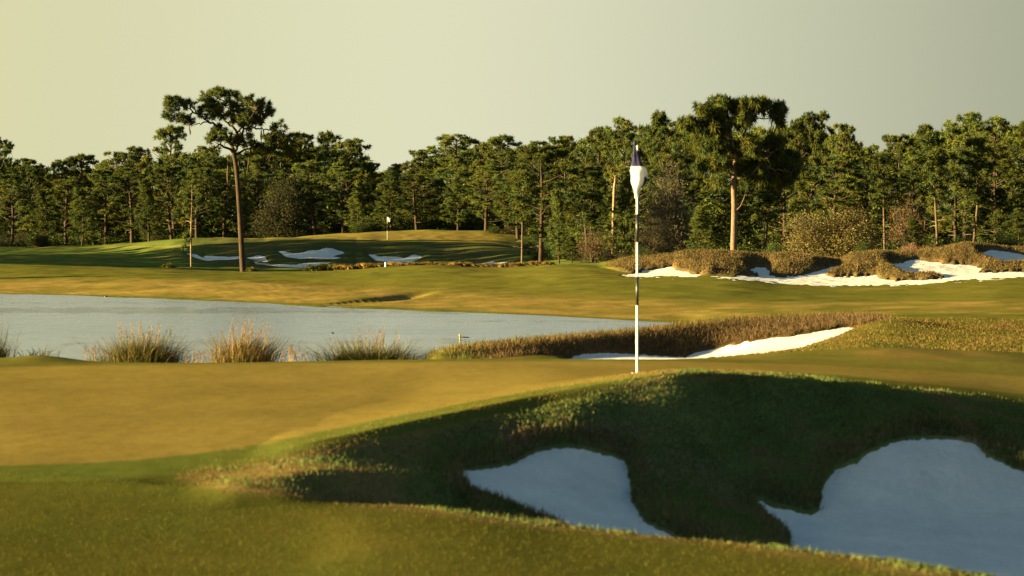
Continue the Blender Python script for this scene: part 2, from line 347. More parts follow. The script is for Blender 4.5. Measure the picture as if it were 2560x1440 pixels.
GPY = HOR - (GZ - EYE) * F / GY                       # where each ground point lies in the view (shape before fine relief)
R_ = lambda k: int(np.searchsorted(SEG, k))
def seg(a, b): return (SEG[:, None] >= a) & (SEG[:, None] <= b) & np.ones(GY.shape, bool)

# ------------------------------------------------------------------ bunkers (outlines), relief
SANDS = {
 'near_small': dict(seg=(2.2, 6), lip=.075, w=.10, rag=5, poly=[(1158,1175),(1200,1172),(1245,1165),(1290,1152),(1320,1135),(1345,1125),(1380,1117),(1420,1117),(1470,1122),(1510,1135),(1545,1143),(1560,1150),(1565,1180),(1572,1210),(1575,1250),(1590,1275),(1610,1300),(1640,1318),(1700,1345),(1790,1400),(1450,1340),(1410,1308),(1370,1290),(1300,1262),(1230,1234),(1180,1215),(1165,1195)]),
 'near_large': dict(seg=(2.2, 6), lip=.075, w=.10, rag=5, poly=[(1888,1250),(1905,1247),(1940,1265),(1975,1272),(2020,1284),(2045,1275),(2055,1250),(2058,1220),(2070,1195),(2090,1170),(2120,1158),(2150,1145),(2170,1128),(2220,1110),(2260,1097),(2310,1093),(2370,1094),(2420,1105),(2440,1115),(2465,1140),(2520,1165),(2570,1190),(2900,1250),(2900,1640),(2400,1490),(2020,1430),(1985,1395),(1975,1368),(1978,1340),(1960,1315),(1930,1295),(1905,1270)]),
 'bank': dict(seg=(9.3, 11.9), lip=.05, w=.12, rag=3, poly=[(1415,899),(1440,890),(1500,882),(1560,881),(1620,885),(1690,892),(1715,890),(1760,876),(1830,863),(1900,849),(1980,839),(2060,827),(2110,818),(2140,817),(2100,833),(2060,848),(2000,866),(1900,881),(1800,889),(1720,896),(1600,904)]),
 'dune_left': dict(seg=(16.8, 19.2), lip=.30, w=.35, rag=2.5, poly=[(1546,691),(1580,683),(1640,673),(1680,668),(1710,680),(1730,685),(1752,687),(1740,691),(1680,688),(1600,693)]),
 'dune_main': dict(seg=(16.8, 19.2), lip=.32, w=.40, rag=2.5, poly=[(1790,692),(1860,691),(1905,690),(1878,680),(1872,675),(1890,668),(1915,668),(1925,679),(1922,691),(1960,692),(1990,690),(2030,683),(2070,671),(2098,664),(2102,668),(2062,682),(2065,690),(2120,691),(2190,688),(2200,697),(2240,701),(2310,700),(2366,697),(2368,692),(2330,684),(2262,684),(2240,672),(2225,661),(2250,658),(2290,650),(2330,655),(2370,662),(2420,660),(2456,668),(2446,680),(2460,681),(2560,680),(2700,678),(2700,690),(2560,691),(2400,699),(2300,709),(2150,713),(2050,711),(1950,706),(1850,697)]),
 'dune_high': dict(seg=(16.8, 19.2), lip=.25, w=.35, rag=2, poly=[(2448,633),(2480,626),(2540,633),(2580,639),(2700,645),(2700,655),(2540,655),(2500,654),(2470,644)]),
 'far_a': dict(seg=(19, 22.2), lip=.14, w=.3, rag=1, poly=[(468,635),(490,636),(516,648),(508,637),(540,640),(605,641),(600,646),(540,649),(518,652),(490,645)]),
 'far_b': dict(seg=(19, 22.2), lip=.14, w=.3, rag=1, poly=[(617,645),(640,639),(662,640),(669,655),(650,652)]),
 'far_c': dict(seg=(19, 22.2), lip=.12, w=.3, rag=1, poly=[(634,654),(680,661),(740,662),(770,656),(828,654),(815,660),(770,669),(700,667),(640,659)]),
 'far_d': dict(seg=(19, 22.2), lip=.16, w=.3, rag=1, poly=[(693,626),(720,631),(740,634),(760,634),(770,627),(790,627),(815,620),(830,622),(862,631),(832,640),(856,645),(800,647),(750,647),(715,641)]),
 'far_e': dict(seg=(19, 22.2), lip=.16, w=.3, rag=1, poly=[(920,633),(950,640),(985,641),(1010,645),(1035,637),(1055,643),(1030,653),(990,656),(940,653),(932,646)]),
 'far_f': dict(seg=(19, 22.2), lip=.1, w=.3, rag=1, poly=[(1190,661),(1222,654),(1285,659),(1290,665),(1200,668)]),
}
SAND_NAME = {'near_small': 'bunker_sand', 'near_large': 'bunker_sand', 'bank': 'bunker_sand'}
base_z = GZ.copy()
# gentle relief
und = (fbm(GX / 3.0, GY / 5.0, 3) - .5) * np.interp(GY, [3, 12, 25, 60, 150, 300], [.02, .015, .015, .05, .16, .25])
calm = 1 - (sstep(4.8, 5.3, SEG) * (1 - sstep(8.6, 9, SEG)))[:, None] * .9
base_z += und * calm
rough_amt = np.zeros(GY.shape)                              # where long grass grows
sd_all = np.full(GY.shape, -1e9)                            # metres, + inside sand
GZ = base_z.copy()
for k, b in SANDS.items():
    a, e = R_(b['seg'][0]), R_(b['seg'][1]); pl = np.array(b['poly'])
    c0, c1 = np.searchsorted(cols, pl[:, 0].min() - 260), np.searchsorted(cols, pl[:, 0].max() + 260)
    x, y, Yv = GPX[a:e, c0:c1], GPY[a:e, c0:c1], GY[a:e, c0:c1]
    rag = (fbm(x / 14, y / 9, 11, 3) - .5) * 2 * b['rag'] + (vnoise(x / 5, y / 4, 5) - .5) * b['rag'] * .7
    sd = (sdist(pl, x, y) + rag) * Yv / F
    b['sd'] = sd; b['win'] = (a, e, c0, c1)
    sd_all[a:e, c0:c1] = np.maximum(sd_all[a:e, c0:c1], sd)
sg = SEG[:, None]; out_px = np.clip(-sd_all, 0, 50) * F / GY; out = np.clip(-sd_all, 0, 50)
near_ = seg(2.2, 6); bank_ = seg(9.3, 11.9); dune_ = seg(16.8, 19.2) & (GPX > 1480); far_ = seg(19, 22.2) & (GPX < 1500)
far_fade = (1 - sstep(60, 220, out_px))
lift = near_ * .075 * (1 - np.exp(-out / .10)) * sstep(2.6, 3.3, sg) * (1 - sstep(5, 6, sg)) * far_fade * sstep(1140, 1240, GPX)
lift = lift + bank_ * .05 * (1 - np.exp(-out / .12)) * sstep(10.2, 10.8, sg) * (1 - sstep(11.2, 12, sg)) * far_fade
lift = lift + far_ * .15 * (1 - np.exp(-out / .3)) * (1 - sstep(8, 60, out_px))
dig = np.where(near_ | bank_, .12 * sstep(-.02, .06, sd_all), .25 * sstep(-.05, .25, sd_all))
GZ = np.where(sd_all > -.03, base_z - dig, base_z + lift)
# dune relief from the joint distance of the dune bunkers
a, e = R_(16.8), R_(19.2); c0 = np.searchsorted(cols, 1480)
sdj = sd_all[a:e, c0:]; fade = sstep(16.95, 17.2, SEG[a:e])[:, None] * (1 - .6 * sstep(18.6, 19.2, SEG[a:e]))[:, None] * sstep(1490, 1600, cols[c0:])[None, :]
lump = .52 * (1 - np.exp(-np.clip(-sdj, 0, 3) / .35)) + .16 * (fbm(GX[a:e, c0:] / 1.6, GY[a:e, c0:] / 2.5, 21) - .3) * sstep(0, .5, -sdj)
GZ[a:e, c0:] = np.where(sdj > -.03, GZ[a:e, c0:], base_z[a:e, c0:] + lump * fade)
# swale running down the far bank
sx = (GPX - 950) / 110; line = 748 - (GPX - 950) * .135
GZ -= .32 * np.exp(-((GPY - line) / 5.5)**2) * np.exp(-sx**4) * seg(15, 16.5)
GZ = np.where(seg(15.04, 17), np.maximum(GZ, EYE - 2.17), GZ)

# ------------------------------------------------------------------ ground colours (albedo)
C = lambda *v: np.array(v, float)
TC = np.zeros(GY.shape + (3,))
def paint(mask, c):
    TC[:] = TC * (1 - mask[..., None]) + np.asarray(c) * mask[..., None]
n1 = fbm(GX / 1.2, GY / 2.2, 31); n2 = fbm(GX / .25, GY / .5, 37); n3 = fbm(GX / 8, GY / 5, 41)
GREEN, COLLAR, ROUGH, DRY, FAIR, BANKC = C(.205, .150, .038), C(.095, .110, .022), C(.11, .140, .045), C(.20, .125, .04), C(.115, .110, .020), C(.22, .135, .027)
FARG = C(.105, .135, .028)
paint(np.ones(GY.shape), FAIR)
# near rough to the lip
m = seg(0, 5.2); paint(m, C(.076, .073, .014)); paint(m * sstep(.4, .75, n1) * .55, C(.108, .084, .020)); paint(m * sstep(.45, .8, n2) * .35, C(.058, .070, .015)); paint(m * sstep(.5, .7, fbm(GX / .7, GY / 1.6, 33)) * .5, C(.066, .075, .015))
# shaded mound face
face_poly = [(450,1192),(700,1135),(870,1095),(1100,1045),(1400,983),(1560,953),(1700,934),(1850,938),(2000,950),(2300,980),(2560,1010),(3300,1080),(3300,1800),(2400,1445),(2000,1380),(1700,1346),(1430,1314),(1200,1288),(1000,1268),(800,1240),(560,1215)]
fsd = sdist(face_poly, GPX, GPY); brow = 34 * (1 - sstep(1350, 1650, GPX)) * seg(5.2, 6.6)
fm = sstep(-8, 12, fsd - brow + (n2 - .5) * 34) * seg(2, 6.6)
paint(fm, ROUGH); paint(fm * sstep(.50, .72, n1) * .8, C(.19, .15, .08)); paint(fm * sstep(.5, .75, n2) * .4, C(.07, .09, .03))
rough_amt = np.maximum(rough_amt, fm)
# dry fringe along crest and lip
edge = np.exp(-((fsd - 2 - brow * .55) / (14 + brow * .35))**2) * seg(1.6, 6.4) * (1 - sstep(1750, 2000, GPX) * seg(5.5, 7)); paint(np.clip(edge * (.35 + .9 * sstep(.35, .65, n2)), 0, .9), C(.185, .125, .048))
fing = np.exp(-((GPY - (1176 + np.clip((GPX - 800) / 260, -1, 1)**2 * 10)) / 16)**2) * sstep(430, 560, GPX) * (1 - sstep(930, 1120, GPX)) * seg(3, 5)
paint(fing * .85, C(.24, .155, .055))
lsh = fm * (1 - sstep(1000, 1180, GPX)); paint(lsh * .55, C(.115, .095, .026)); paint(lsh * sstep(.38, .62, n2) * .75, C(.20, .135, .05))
# collar and green
green_poly = [(-3400,1180),(0,1165),(200,1158),(350,1150),(600,1120),(800,1080),(1000,1038),(1200,1000),(1400,966),(1560,944),(1640,936),(1750,930),(1900,930),(2100,938),(2300,958),(2560,985),(5300,1100),(5300,1000),(2560,942),(2300,926),(2000,911),(1700,904),(1280,903),(600,910),(0,917),(-3400,922)]
gsd = sdist(green_poly, GPX, GPY)
cm = sstep(-50, -40, gsd) * seg(3.6, 8.9) * (1 - fm) * (1 - sstep(1700, 1900, GPX)); paint(cm, COLLAR); paint(cm * sstep(.45, .7, n1) * .4, C(.105, .09, .014))
backc = seg(8, 9.6); paint(backc, C(.12, .108, .024))
gm = sstep(-3, 3, gsd + (n2 - .5) * 3) * seg(4.5, 8.2); paint(gm, GREEN); paint(gm * sstep(.4, .7, n3) * .35, C(.175, .136, .028))
# right mound behind the green
rm = seg(8.7, 12.1) * sstep(1650, 2050, GPX); paint(rm, C(.11, .10, .022)); paint(rm * sstep(.45, .65, fbm(GX / .9, GY / 3.0, 51)) * .75, C(.165, .105, .032))
paint(rm * sstep(.45, .7, fbm(GX / .4, GY / 1.6, 53)) * .6, C(.06, .07, .018))
# brown bank
bm = seg(10.75, 12.6) * sstep(1060, 1300, GPX) * (1 - sstep(2150, 2230, GPX)); paint(bm, C(.10, .06, .026))
bt = seg(11.7, 13.2) * sstep(1040, 1100, GPX) * (1 - sstep(2170, 2260, GPX)); paint(bt * .8, C(.11, .10, .02))
pondm = seg(12.7, 15) * (GZ < EYE - 2.2); paint(pondm, C(.05, .045, .025))
# far bank: dry golden grass, streaky
bk = sstep(14.9, 15.15, SEG)[:, None] * (1 - sstep(15.75, 16.25, SEG + 0)[:, None]) * np.ones(GY.shape)
st = fbm(GPX / 90 + GPY / 9, GPY / 5, 61)
paint(bk * (1 - .6 * sstep(1500, 1900, GPX)), C(.195, .145, .034)); paint(bk * sstep(.42, .68, st) * .7, C(.29, .19, .058)); paint(bk * sstep(.5, .75, fbm(GPX / 60, GPY / 4, 67)) * .5, C(.11, .108, .024))
shore = np.exp(-((SEG[:, None] - 15.03) / .05)**2) * np.ones(GY.shape); paint(shore * .8, C(.07, .085, .015))
fw = seg(16.1, 17.2) * np.ones(GY.shape); paint(fw * sstep(.45, .7, fbm(GPX / 300, GPY / 5, 71)) * .45, C(.15, .122, .024)); paint(fw * sstep(.5, .7, fbm(GPX / 200, GPY / 4, 73)) * .4, C(.085, .095, .020))
# dunes
dm = seg(17.02, 19.6) * sstep(1500, 1580, GPX); paint(dm, C(.115, .075, .032)); paint(dm * sstep(.45, .65, n1) * .6, C(.06, .055, .018)); paint(dm * sstep(.5, .7, n2) * .5, C(.15, .09, .04))
# far course
fr = seg(17.15, 23.6) * (1 - sstep(1420, 1560, GPX)); paint(fr, FARG)
paint(fr * sstep(.45, .7, fbm(GPX / 120, GPY / 7, 81)) * .5, C(.12, .115, .028))
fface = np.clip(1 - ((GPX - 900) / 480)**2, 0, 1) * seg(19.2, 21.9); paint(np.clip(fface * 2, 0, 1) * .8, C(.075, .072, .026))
fgm = seg(21.98, 22.75) * sstep(500, 640, GPX) * (1 - sstep(1230, 1330, GPX)); paint(fgm, C(.20, .15, .036))
for (x0, x1, yc, hw) in ((250, 620, 618, 1.5), (0, 160, 643, 1.2), (330, 480, 641, 1.2), (780, 980, 576, 1.5)):  # thin sunlit streaks on the far course, painted into the ground colour
    paint(np.exp(-((GPY - yc) / hw)**2) * sstep(x0, x0 + 40, GPX) * (1 - sstep(x1 - 40, x1, GPX)) * seg(18, 23.5) * .7, C(.25, .17, .05))
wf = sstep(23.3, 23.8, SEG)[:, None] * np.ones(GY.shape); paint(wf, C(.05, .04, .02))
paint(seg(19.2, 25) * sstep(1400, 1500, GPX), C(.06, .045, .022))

# normals
def grid_normals(X, Y, Z):
    p = np.stack([X, Y, Z], -1); du = np.gradient(p, axis=1); dv = np.gradient(p, axis=0)
    n = np.cross(du, dv); n /= np.linalg.norm(n, axis=-1, keepdims=True) + 1e-12
    return n
GN = grid_normals(GX, GY, GZ)
GP = np.stack([GX, GY, GZ], -1)
NR = len(SEG)
ii, jj = np.meshgrid(np.arange(NR - 1), np.arange(NC - 1), indexing='ij')
Q = np.stack([ii * NC + jj, ii * NC + jj + 1, (ii + 1) * NC + jj + 1, (ii + 1) * NC + jj], -1)
def sub_mesh(name, fmask, mat, pos=None, nrm=None, col=None):
    f = Q[fmask]; u, inv = np.unique(f.ravel(), return_inverse=True)
    v = (GP if pos is None else pos).reshape(-1, 3)[u]; n = (GN if nrm is None else nrm).reshape(-1, 3)[u]
    return mesh_np(name, v, inv.reshape(-1, 4), mat, None if col is None else col.reshape(-1, 3)[u], True, None, n)
sq = SEG[:-1, None] * np.ones((1, NC - 1)); pq = np.broadcast_to(cols[:-1], sq.shape)
isg = (gm[:-1, :-1] > .5)
zones = {
 'putting_green': isg,
 'near_turf': (sq < R_(0) + 9.99) & (sq < 9.3) & ~isg & ~(fm[:-1, :-1] > .5),
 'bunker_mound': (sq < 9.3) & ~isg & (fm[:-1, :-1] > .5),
 'bunker_bank': (sq >= 9.3) & (sq < 13) & (pq > 1060),
 'pond_bed': ((sq >= 9.3) & (sq < 13) & (pq <= 1060)) | ((sq >= 13) & (sq < 15)),
 'fairway': (sq >= 15) & (sq < 17.05),
 'dune': (sq >= 17.05) & (sq < 19.3) & (pq > 1490),
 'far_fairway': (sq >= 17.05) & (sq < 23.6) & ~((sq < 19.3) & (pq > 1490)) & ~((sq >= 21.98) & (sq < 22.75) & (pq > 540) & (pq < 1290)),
 'far_green': (sq >= 21.98) & (sq < 22.75) & (pq > 540) & (pq < 1290),
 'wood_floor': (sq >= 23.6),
}
for nm, mk in zones.items():
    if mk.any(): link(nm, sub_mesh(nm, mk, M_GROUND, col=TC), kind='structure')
# sand sheets
for k, b in SANDS.items():
    a, e, c0, c1 = b['win']; sd = b['sd']; ok = sd > (-.06 if k.startswith(('near', 'bank')) else -.3)
    x, y, z = GX[a:e, c0:c1], GY[a:e, c0:c1], base_z[a:e, c0:c1].copy()
    z = z - .012 + (fbm(x / .5, y / .9, 91) - .5) * (.03 if y.mean() < 60 else .06)
    nr, nc = z.shape; fi, fj = np.meshgrid(np.arange(nr - 1), np.arange(nc - 1), indexing='ij')
    q = np.stack([fi * nc + fj, fi * nc + fj + 1, (fi + 1) * nc + fj + 1, (fi + 1) * nc + fj], -1)
    fm_ = ok[:-1, :-1] | ok[1:, 1:] | ok[:-1, 1:] | ok[1:, :-1]
    f = q[fm_]; u, inv = np.unique(f.ravel(), return_inverse=True)
    p = np.stack([x, y, z], -1); nn = grid_normals(x, y, z)
    nm = 'far_bunker_sand' if k.startswith('far') else 'dune_sand' if k.startswith('dune') else 'bunker_sand'
    link(nm, mesh_np(nm, p.reshape(-1, 3)[u], inv.reshape(-1, 4), M_SAND, None, True, None, nn.reshape(-1, 3)[u]), kind='structure')
# pond
wx = np.array([[-140, 30, 0], [40, 30, 0], [40, 190, 0], [-140, 190, 0]], float); wx[:, 2] = EYE - 2.2
link('pond_water', mesh_np('pond_water', wx, np.array([[0, 1, 2, 3]]), M_WATER), kind='structure')

def ground_z(X, Y):
    px = X / Y * F + CX; j = int(np.clip(np.searchsorted(cols, px) - 1, 0, NC - 2)); t = (px - cols[j]) / (cols[j + 1] - cols[j]); t = min(max(t, 0), 1)
    return (1 - t) * np.interp(Y, GY[:, j], GZ[:, j]) + t * np.interp(Y, GY[:, j + 1], GZ[:, j + 1])

# ------------------------------------------------------------------ grass scatter on the ground grid
AREA = np.linalg.norm(np.cross(GP[:-1, 1:] - GP[:-1, :-1], GP[1:, :-1] - GP[:-1, :-1]), axis=-1)
def scatter(weight, n):
    wgt = (AREA * weight[:-1, :-1]); wgt = np.where((cols[:-1] > -120) & (cols[:-1] < 2700), wgt, 0).ravel(); s = wgt.sum()
    q = rng.choice(len(wgt), n, p=wgt / s); i, j = q // (NC - 1), q % (NC - 1)
    u, v = rng.random((n, 1)), rng.random((n, 1))
    p = (GP[i, j] * (1 - u) + GP[i, j + 1] * u) * (1 - v) + (GP[i + 1, j] * (1 - u) + GP[i + 1, j + 1] * u) * v
    return p, i, j, GN[i, j]
def grass(name, weight, n, h, wd, palette, lean=.5, clump=None, sun=None):
    p, i, j, nr = scatter(weight, n)
    hh = h[0] + (h[1] - h[0]) * rng.random((n, 1)) ** 1.5
    d = nr * .6 + np.array([0, 0, .6]) + rng.normal(size=(n, 3)) * lean; d /= np.linalg.norm(d, axis=1, keepdims=True)
    yaw = rng.random(n) * math.pi; wv = np.stack([np.cos(yaw), np.sin(yaw), np.zeros(n)], 1) * wd
    pal = np.array(palette); nz = fbm(p[:, 0] / .35, p[:, 1] / .6, 101) if clump is None else fbm(p[:, 0] / clump, p[:, 1] / clump, 101)
    k = np.clip(((nz - .25) / .5 * .7 + rng.random(n) * .45) * len(pal) - .3, 0, len(pal) - 1).astype(int)
    c = pal[k] * (.7 + .6 * rng.random((n, 1)))
    g = Geo(); g.bent(p - nr * .01, p + d * hh * .6, p + d * hh + rng.normal(size=(n, 3)) * hh * .25, wv, c)
    return g
dry_ = C(.165, .112, .040); grn = C(.10, .13, .035); dk = C(.075, .095, .03); brn = C(.17, .125, .065)
not_sand = (sd_all < -.012)
wgt = fm * not_sand * seg(1.8, 6.7) * (1 - .75 * (1 - sstep(1000, 1180, GPX))) * (1 - .9 * fing)
link('rough_grass', grass('rough_grass', wgt, 85000, (.010, .028), .0036, [dk, ROUGH, grn, ROUGH, brn], .35).mesh('rough_grass', M_GRASS), kind='stuff', label='dark shaggy grass covering the shaded mound round the two bunkers', cat=None)
lipw = np.exp(-((sd_all + .05) / .06)**2) * not_sand * seg(2.5, 5.6)
link('lip_grass', grass('lip_grass', lipw, 16000, (.02, .06), .004, [dk, brn, ROUGH, brn], .55).mesh('lip_grass', M_GRASS), kind='stuff', label='ragged grass hanging over the bunker lips')
ew = edge * not_sand * seg(1.6, 6.4) + fing * .7 + lsh * .35
link('dry_fringe', grass('dry_fringe', ew, 16000, (.005, .015), .0025, [dry_, C(.15, .105, .035), dry_, C(.085, .07, .02)], .5).mesh('dry_fringe', M_GRASS), kind='stuff', label='dry straw coloured grass along the mound crest and lip')
nearw = seg(1.2, 4.2) * (1 - fm) * (GPX < 2300) * (GPY < 1500)
link('near_grass', grass('near_grass', nearw, 26000, (.004, .012), .0025, [C(.075, .070, .012), C(.088, .078, .014), C(.062, .066, .012)], .5).mesh('near_grass', M_GRASS), kind='stuff', label='short sunlit turf in front of the green')
bw = bm * (sd_all < -.02) * seg(10.9, 12.3)
link('bank_brush', grass('bank_brush', bw, 60000, (.03, .11), .005, [C(.055, .042, .02), C(.10, .065, .032), C(.15, .095, .05), C(.085, .062, .026)], .55, clump=.12).mesh('bank_brush', M_GRASS), kind='stuff', label='brown brushy plants on the steep bunker bank')
tw = bt * seg(11.75, 12.7)
link('bank_top_grass', grass('bank_top_grass', tw, 16000, (.05, .14), .005, [C(.10, .095, .02), C(.14, .115, .032), C(.075, .08, .016)], .4).mesh('bank_top_grass', M_GRASS), kind='stuff', label='pale green grass fringe along the top of the brown bank')
rw = rm * not_sand * seg(9.2, 12.6)
link('mound_grass', grass('mound_grass', rw, 26000, (.01, .035), .005, [C(.09, .08, .014), C(.16, .105, .035), C(.05, .055, .012)], .5, clump=.7).mesh('mound_grass', M_GRASS), kind='stuff', label='patchy rough grass on the right mound behind the green')
dw = dm * (sd_all < -.05) * seg(17.05, 19.3)
link('dune_brush', grass('dune_brush', dw, 52000, (.05, .15), .022, [C(.05, .052, .018), C(.095, .07, .03), C(.135, .09, .04), C(.075, .06, .024)], .55, clump=.8).mesh('dune_brush', M_GRASS), kind='stuff', label='low brown brush over the sandy dunes')

# ------------------------------------------------------------------ trees
def tuft(g, c, r, n, col, up=.35, droop=0., wd=.10):
    """a burst of needles: n thin triangles"""
    d = rdir(n); d[:, 2] += up; d /= np.linalg.norm(d, axis=1, keepdims=True)
    L = r * (.65 + .5 * rng.random((n, 1))); tip = c + d * L; tip[:, 2] -= droop * r * (1 - d[:, 2]) * .8
    wv = np.cross(d, rdir(n)); wv /= np.linalg.norm(wv, axis=1, keepdims=True) + 1e-9
    b0 = c + d * r * .08
    g.blades(b0, tip, wv * r * wd, col * (.75 + .5 * rng.random((n, 1))))
N_LIT, N_MID, N_DK, N_YEL = C(.098, .112, .026), C(.075, .096, .028), C(.052, .078, .030), C(.120, .116, .028)
BARK, BARKD, GREYW = C(.085, .056, .038), C(.06, .042, .03), C(.20, .155, .12)
def ncol(): return [N_LIT, N_MID, N_DK, N_YEL][rng.choice(4, p=[.38, .34, .18, .10])]

def pine_proto(seed, kind):
    """unit pine, 10 m tall, crown radius about 2.5 m; returns trunk mesh, crown mesh"""
    global rng
    keep = rng; rng = np.random.default_rng(seed)
    T, Cn = Geo(), Geo(); H = 10.
    lean = rng.normal(size=2) * .25
    zz = np.linspace(0, 1, 9); bend = rng.normal(size=2) * .18
    tp = lambda t: np.array([lean[0] * t + bend[0] * math.sin(3.1 * t), lean[1] * t + bend[1] * math.sin(2.6 * t), H * t])
    r0 = {'mature': .17, 'young': .11, 'slender': .10}[kind]
    T.tube([tp(t) for t in zz], [r0 * (1 - .8 * t) + .015 for t in zz], BARK * (.6 if kind != 'slender' else 1.25), 7)
    c0, nb, R = {'mature': (.15, 42, 2.75), 'young': (.05, 46, 2.3), 'slender': (.40, 28, 1.7)}[kind]
    c0 += rng.uniform(-.05, .08) if kind != 'young' else 0
    az = rng.random() * 6.3
    gap = rng.random() * 6.3
    for b in range(nb):
        t = c0 + (1 - c0) * ((b + rng.random() * .8) / nb) ** .9; u = (t - c0) / (1 - c0); az += 2.4 + rng.normal() * .5
        if kind == 'mature': prof = (.55 + .5 * math.sin(min(1, u * .8 + .15) * math.pi)) * math.sqrt(max(0, 1 - u ** 4)) * .95 + .06
        elif kind == 'young': prof = (1 - u) ** .75 * .95 + .10
        else: prof = .35 + .65 * math.sin(math.pi * min(1, u * .95 + .1))
        L = R * prof * rng.uniform(.65, 1.15) * (1 - .25 * max(0, math.cos(az - gap)))
        p0 = tp(min(t, .985)); el = {'mature': rng.uniform(-.1, .45) + .5 * u, 'young': .25 + .5 * u, 'slender': rng.uniform(.0, .5)}[kind]
        d = np.array([math.cos(az), math.sin(az), 0])
        n = 6; pts = [p0 + d * L * q * math.cos(el * q) + np.array([0, 0, L * (math.sin(el) * q + .22 * q * q)]) for q in np.linspace(0, 1, n)]
        T.tube(pts, [.055 * (1 - .75 * q) * (1 if kind == 'mature' else .6) for q in np.linspace(0, 1, n)], BARKD, 4)
        if kind == 'mature':
            for q, m in ((1., 10), (.62, 7)):
                if q < 1 and L < 1.2: continue
                pc = pts[0] + (pts[-1] - pts[0]) * q + np.array([0, 0, .12]) + rng.normal(size=3) * .12; cc = ncol()
                for k in range(m):
                    u = rdir(1)[0] * rng.uniform(.25, 1) * np.array([.50, .50, .30])
                    tuft(Cn, pc + u, rng.uniform(.24, .36), 34, cc * rng.uniform(.8, 1.2) * (1 + .25 * (u[2] > .1)), .35)  # upper tufts lighter: sunlit clump tops put into the needle colour
        else:
            nt_ = {'young': 6, 'slender': 7}[kind]
            for k in range(nt_):
                q = 1 - (k / nt_) * .8; base = pts[0] + (pts[-1] - pts[0]) * q
                off = rng.normal(size=3) * np.array([.34, .34, .16]) * .6 * (0 if k == 0 else 1)
                tuft(Cn, base + off + np.array([0, 0, .1]), rng.uniform(.34, .5), 34, ncol(), .45 if kind == 'young' else .3)
    for k in range(5): tuft(Cn, tp(1) + rng.normal(size=3) * .18 - np.array([0, 0, .15 * k]), .36, 30, N_LIT, .5)
    if kind == 'slender' or kind == 'mature':
        for k in range(5 if kind == 'slender' else 3):                     # dead stubs below the crown
            t = rng.uniform(.1, max(.2, c0)); a = rng.random() * 6.3; L = rng.uniform(.4, 1.1); p0 = tp(t); d = np.array([math.cos(a), math.sin(a), rng.uniform(-.2, .4)])
            T.tube([p0, p0 + d * L * .5, p0 + d * L + np.array([0, 0, -.1 * L])], [.03, .02, .008], GREYW, 4)
    rng = keep
    return T.mesh('pine_trunk', M_BARK, True), Cn.mesh('pine_crown', M_NEEDLE), Cn.arrays(), T.arrays()
PROTO = {}
for i in range(5): PROTO[('mature', i)] = pine_proto(100 + i, 'mature')
for i in range(4): PROTO[('young', i)] = pine_proto(200 + i, 'young')
for i in range(3): PROTO[('slender', i)] = pine_proto(300 + i, 'slender')

def leafy_proto(seed, pal, twiggy=.5, n_cl=150, leaf=.09, per=26):
    """broad shrub or small oak 4 m high, 4 m wide, with visible twigs"""
    global rng
    keep = rng; rng = np.random.default_rng(seed); T, Cn = Geo(), Geo(); pal = np.array(pal)
    for k in range(9):
        a = rng.random() * 6.3; sp = rng.uniform(.3, 1.5); d = np.array([math.cos(a) * sp, math.sin(a) * sp, 0])
        pts = [d * .08, d * .3 + [0, 0, .8], d * .7 + [0, 0, 1.9], d + [0, 0, rng.uniform(2.4, 3.6)]]
        T.tube(pts, [.07, .05, .03, .010], GREYW * .35, 5)
    for k in range(n_cl):
        u = rdir(1)[0]; u[2] = abs(u[2]) * 1.0; rr = rng.uniform(.35, 1.0) ** .5 * (.72 + .42 * math.sin(3.1 * u[0] + 1.7 * seed) * math.cos(2.7 * u[1] + seed) + .18 * rng.random()); c = np.array([u[0] * 2 * rr, u[1] * 2 * rr, .5 + u[2] * 3.1 * rr]) + rng.normal(size=3) * .15
        if rng.random() < twiggy:
            o = c + (u + rng.normal(size=3) * .3) * .5
            T.tube([c * [.6, .6, .8], c, o], [.014, .009, .004], GREYW * .55, 3)
        m = per; p = c + rng.normal(size=(m, 3)) * .30; d = rdir(m); wv = np.cross(d, rdir(m))
        Cn.blades(p, p + d * leaf * 2, wv * leaf * .6, pal[rng.integers(len(pal))] * (.65 + .7 * rng.random((m, 1))))
    rng = keep
    return T.mesh('stems', M_BARK, True), Cn.mesh('foliage', M_LEAF), Cn.arrays(), T.arrays()
PROTO[('oak', 0)] = leafy_proto(1, [C(.045, .045, .022), C(.035, .04, .02), C(.055, .05, .026)], .3, 330, .07, 44)
PROTO[('pale', 0)] = leafy_proto(2, [C(.16, .125, .042), C(.125, .105, .036), C(.105, .082, .036)], .8, 380, .05, 50)
PROTO[('grey', 0)] = leafy_proto(3, [C(.085, .075, .04), C(.065, .064, .034), C(.09, .075, .045)], 1., 340, .05, 40)
PROTO[('red', 0)] = leafy_proto(4, [C(.11, .06, .03), C(.085, .055, .028), C(.075, .06, .026)], .8, 120, .08, 18)
PROTO[('green', 0)] = leafy_proto(5, [C(.05, .075, .02), C(.07, .09, .022), C(.035, .05, .018)], .1, 120, .12, 26)
PROTO[('pink', 0)] = leafy_proto(6, [C(.34, .19, .11), C(.28, .15, .09)], 1., 110, .07, 18)

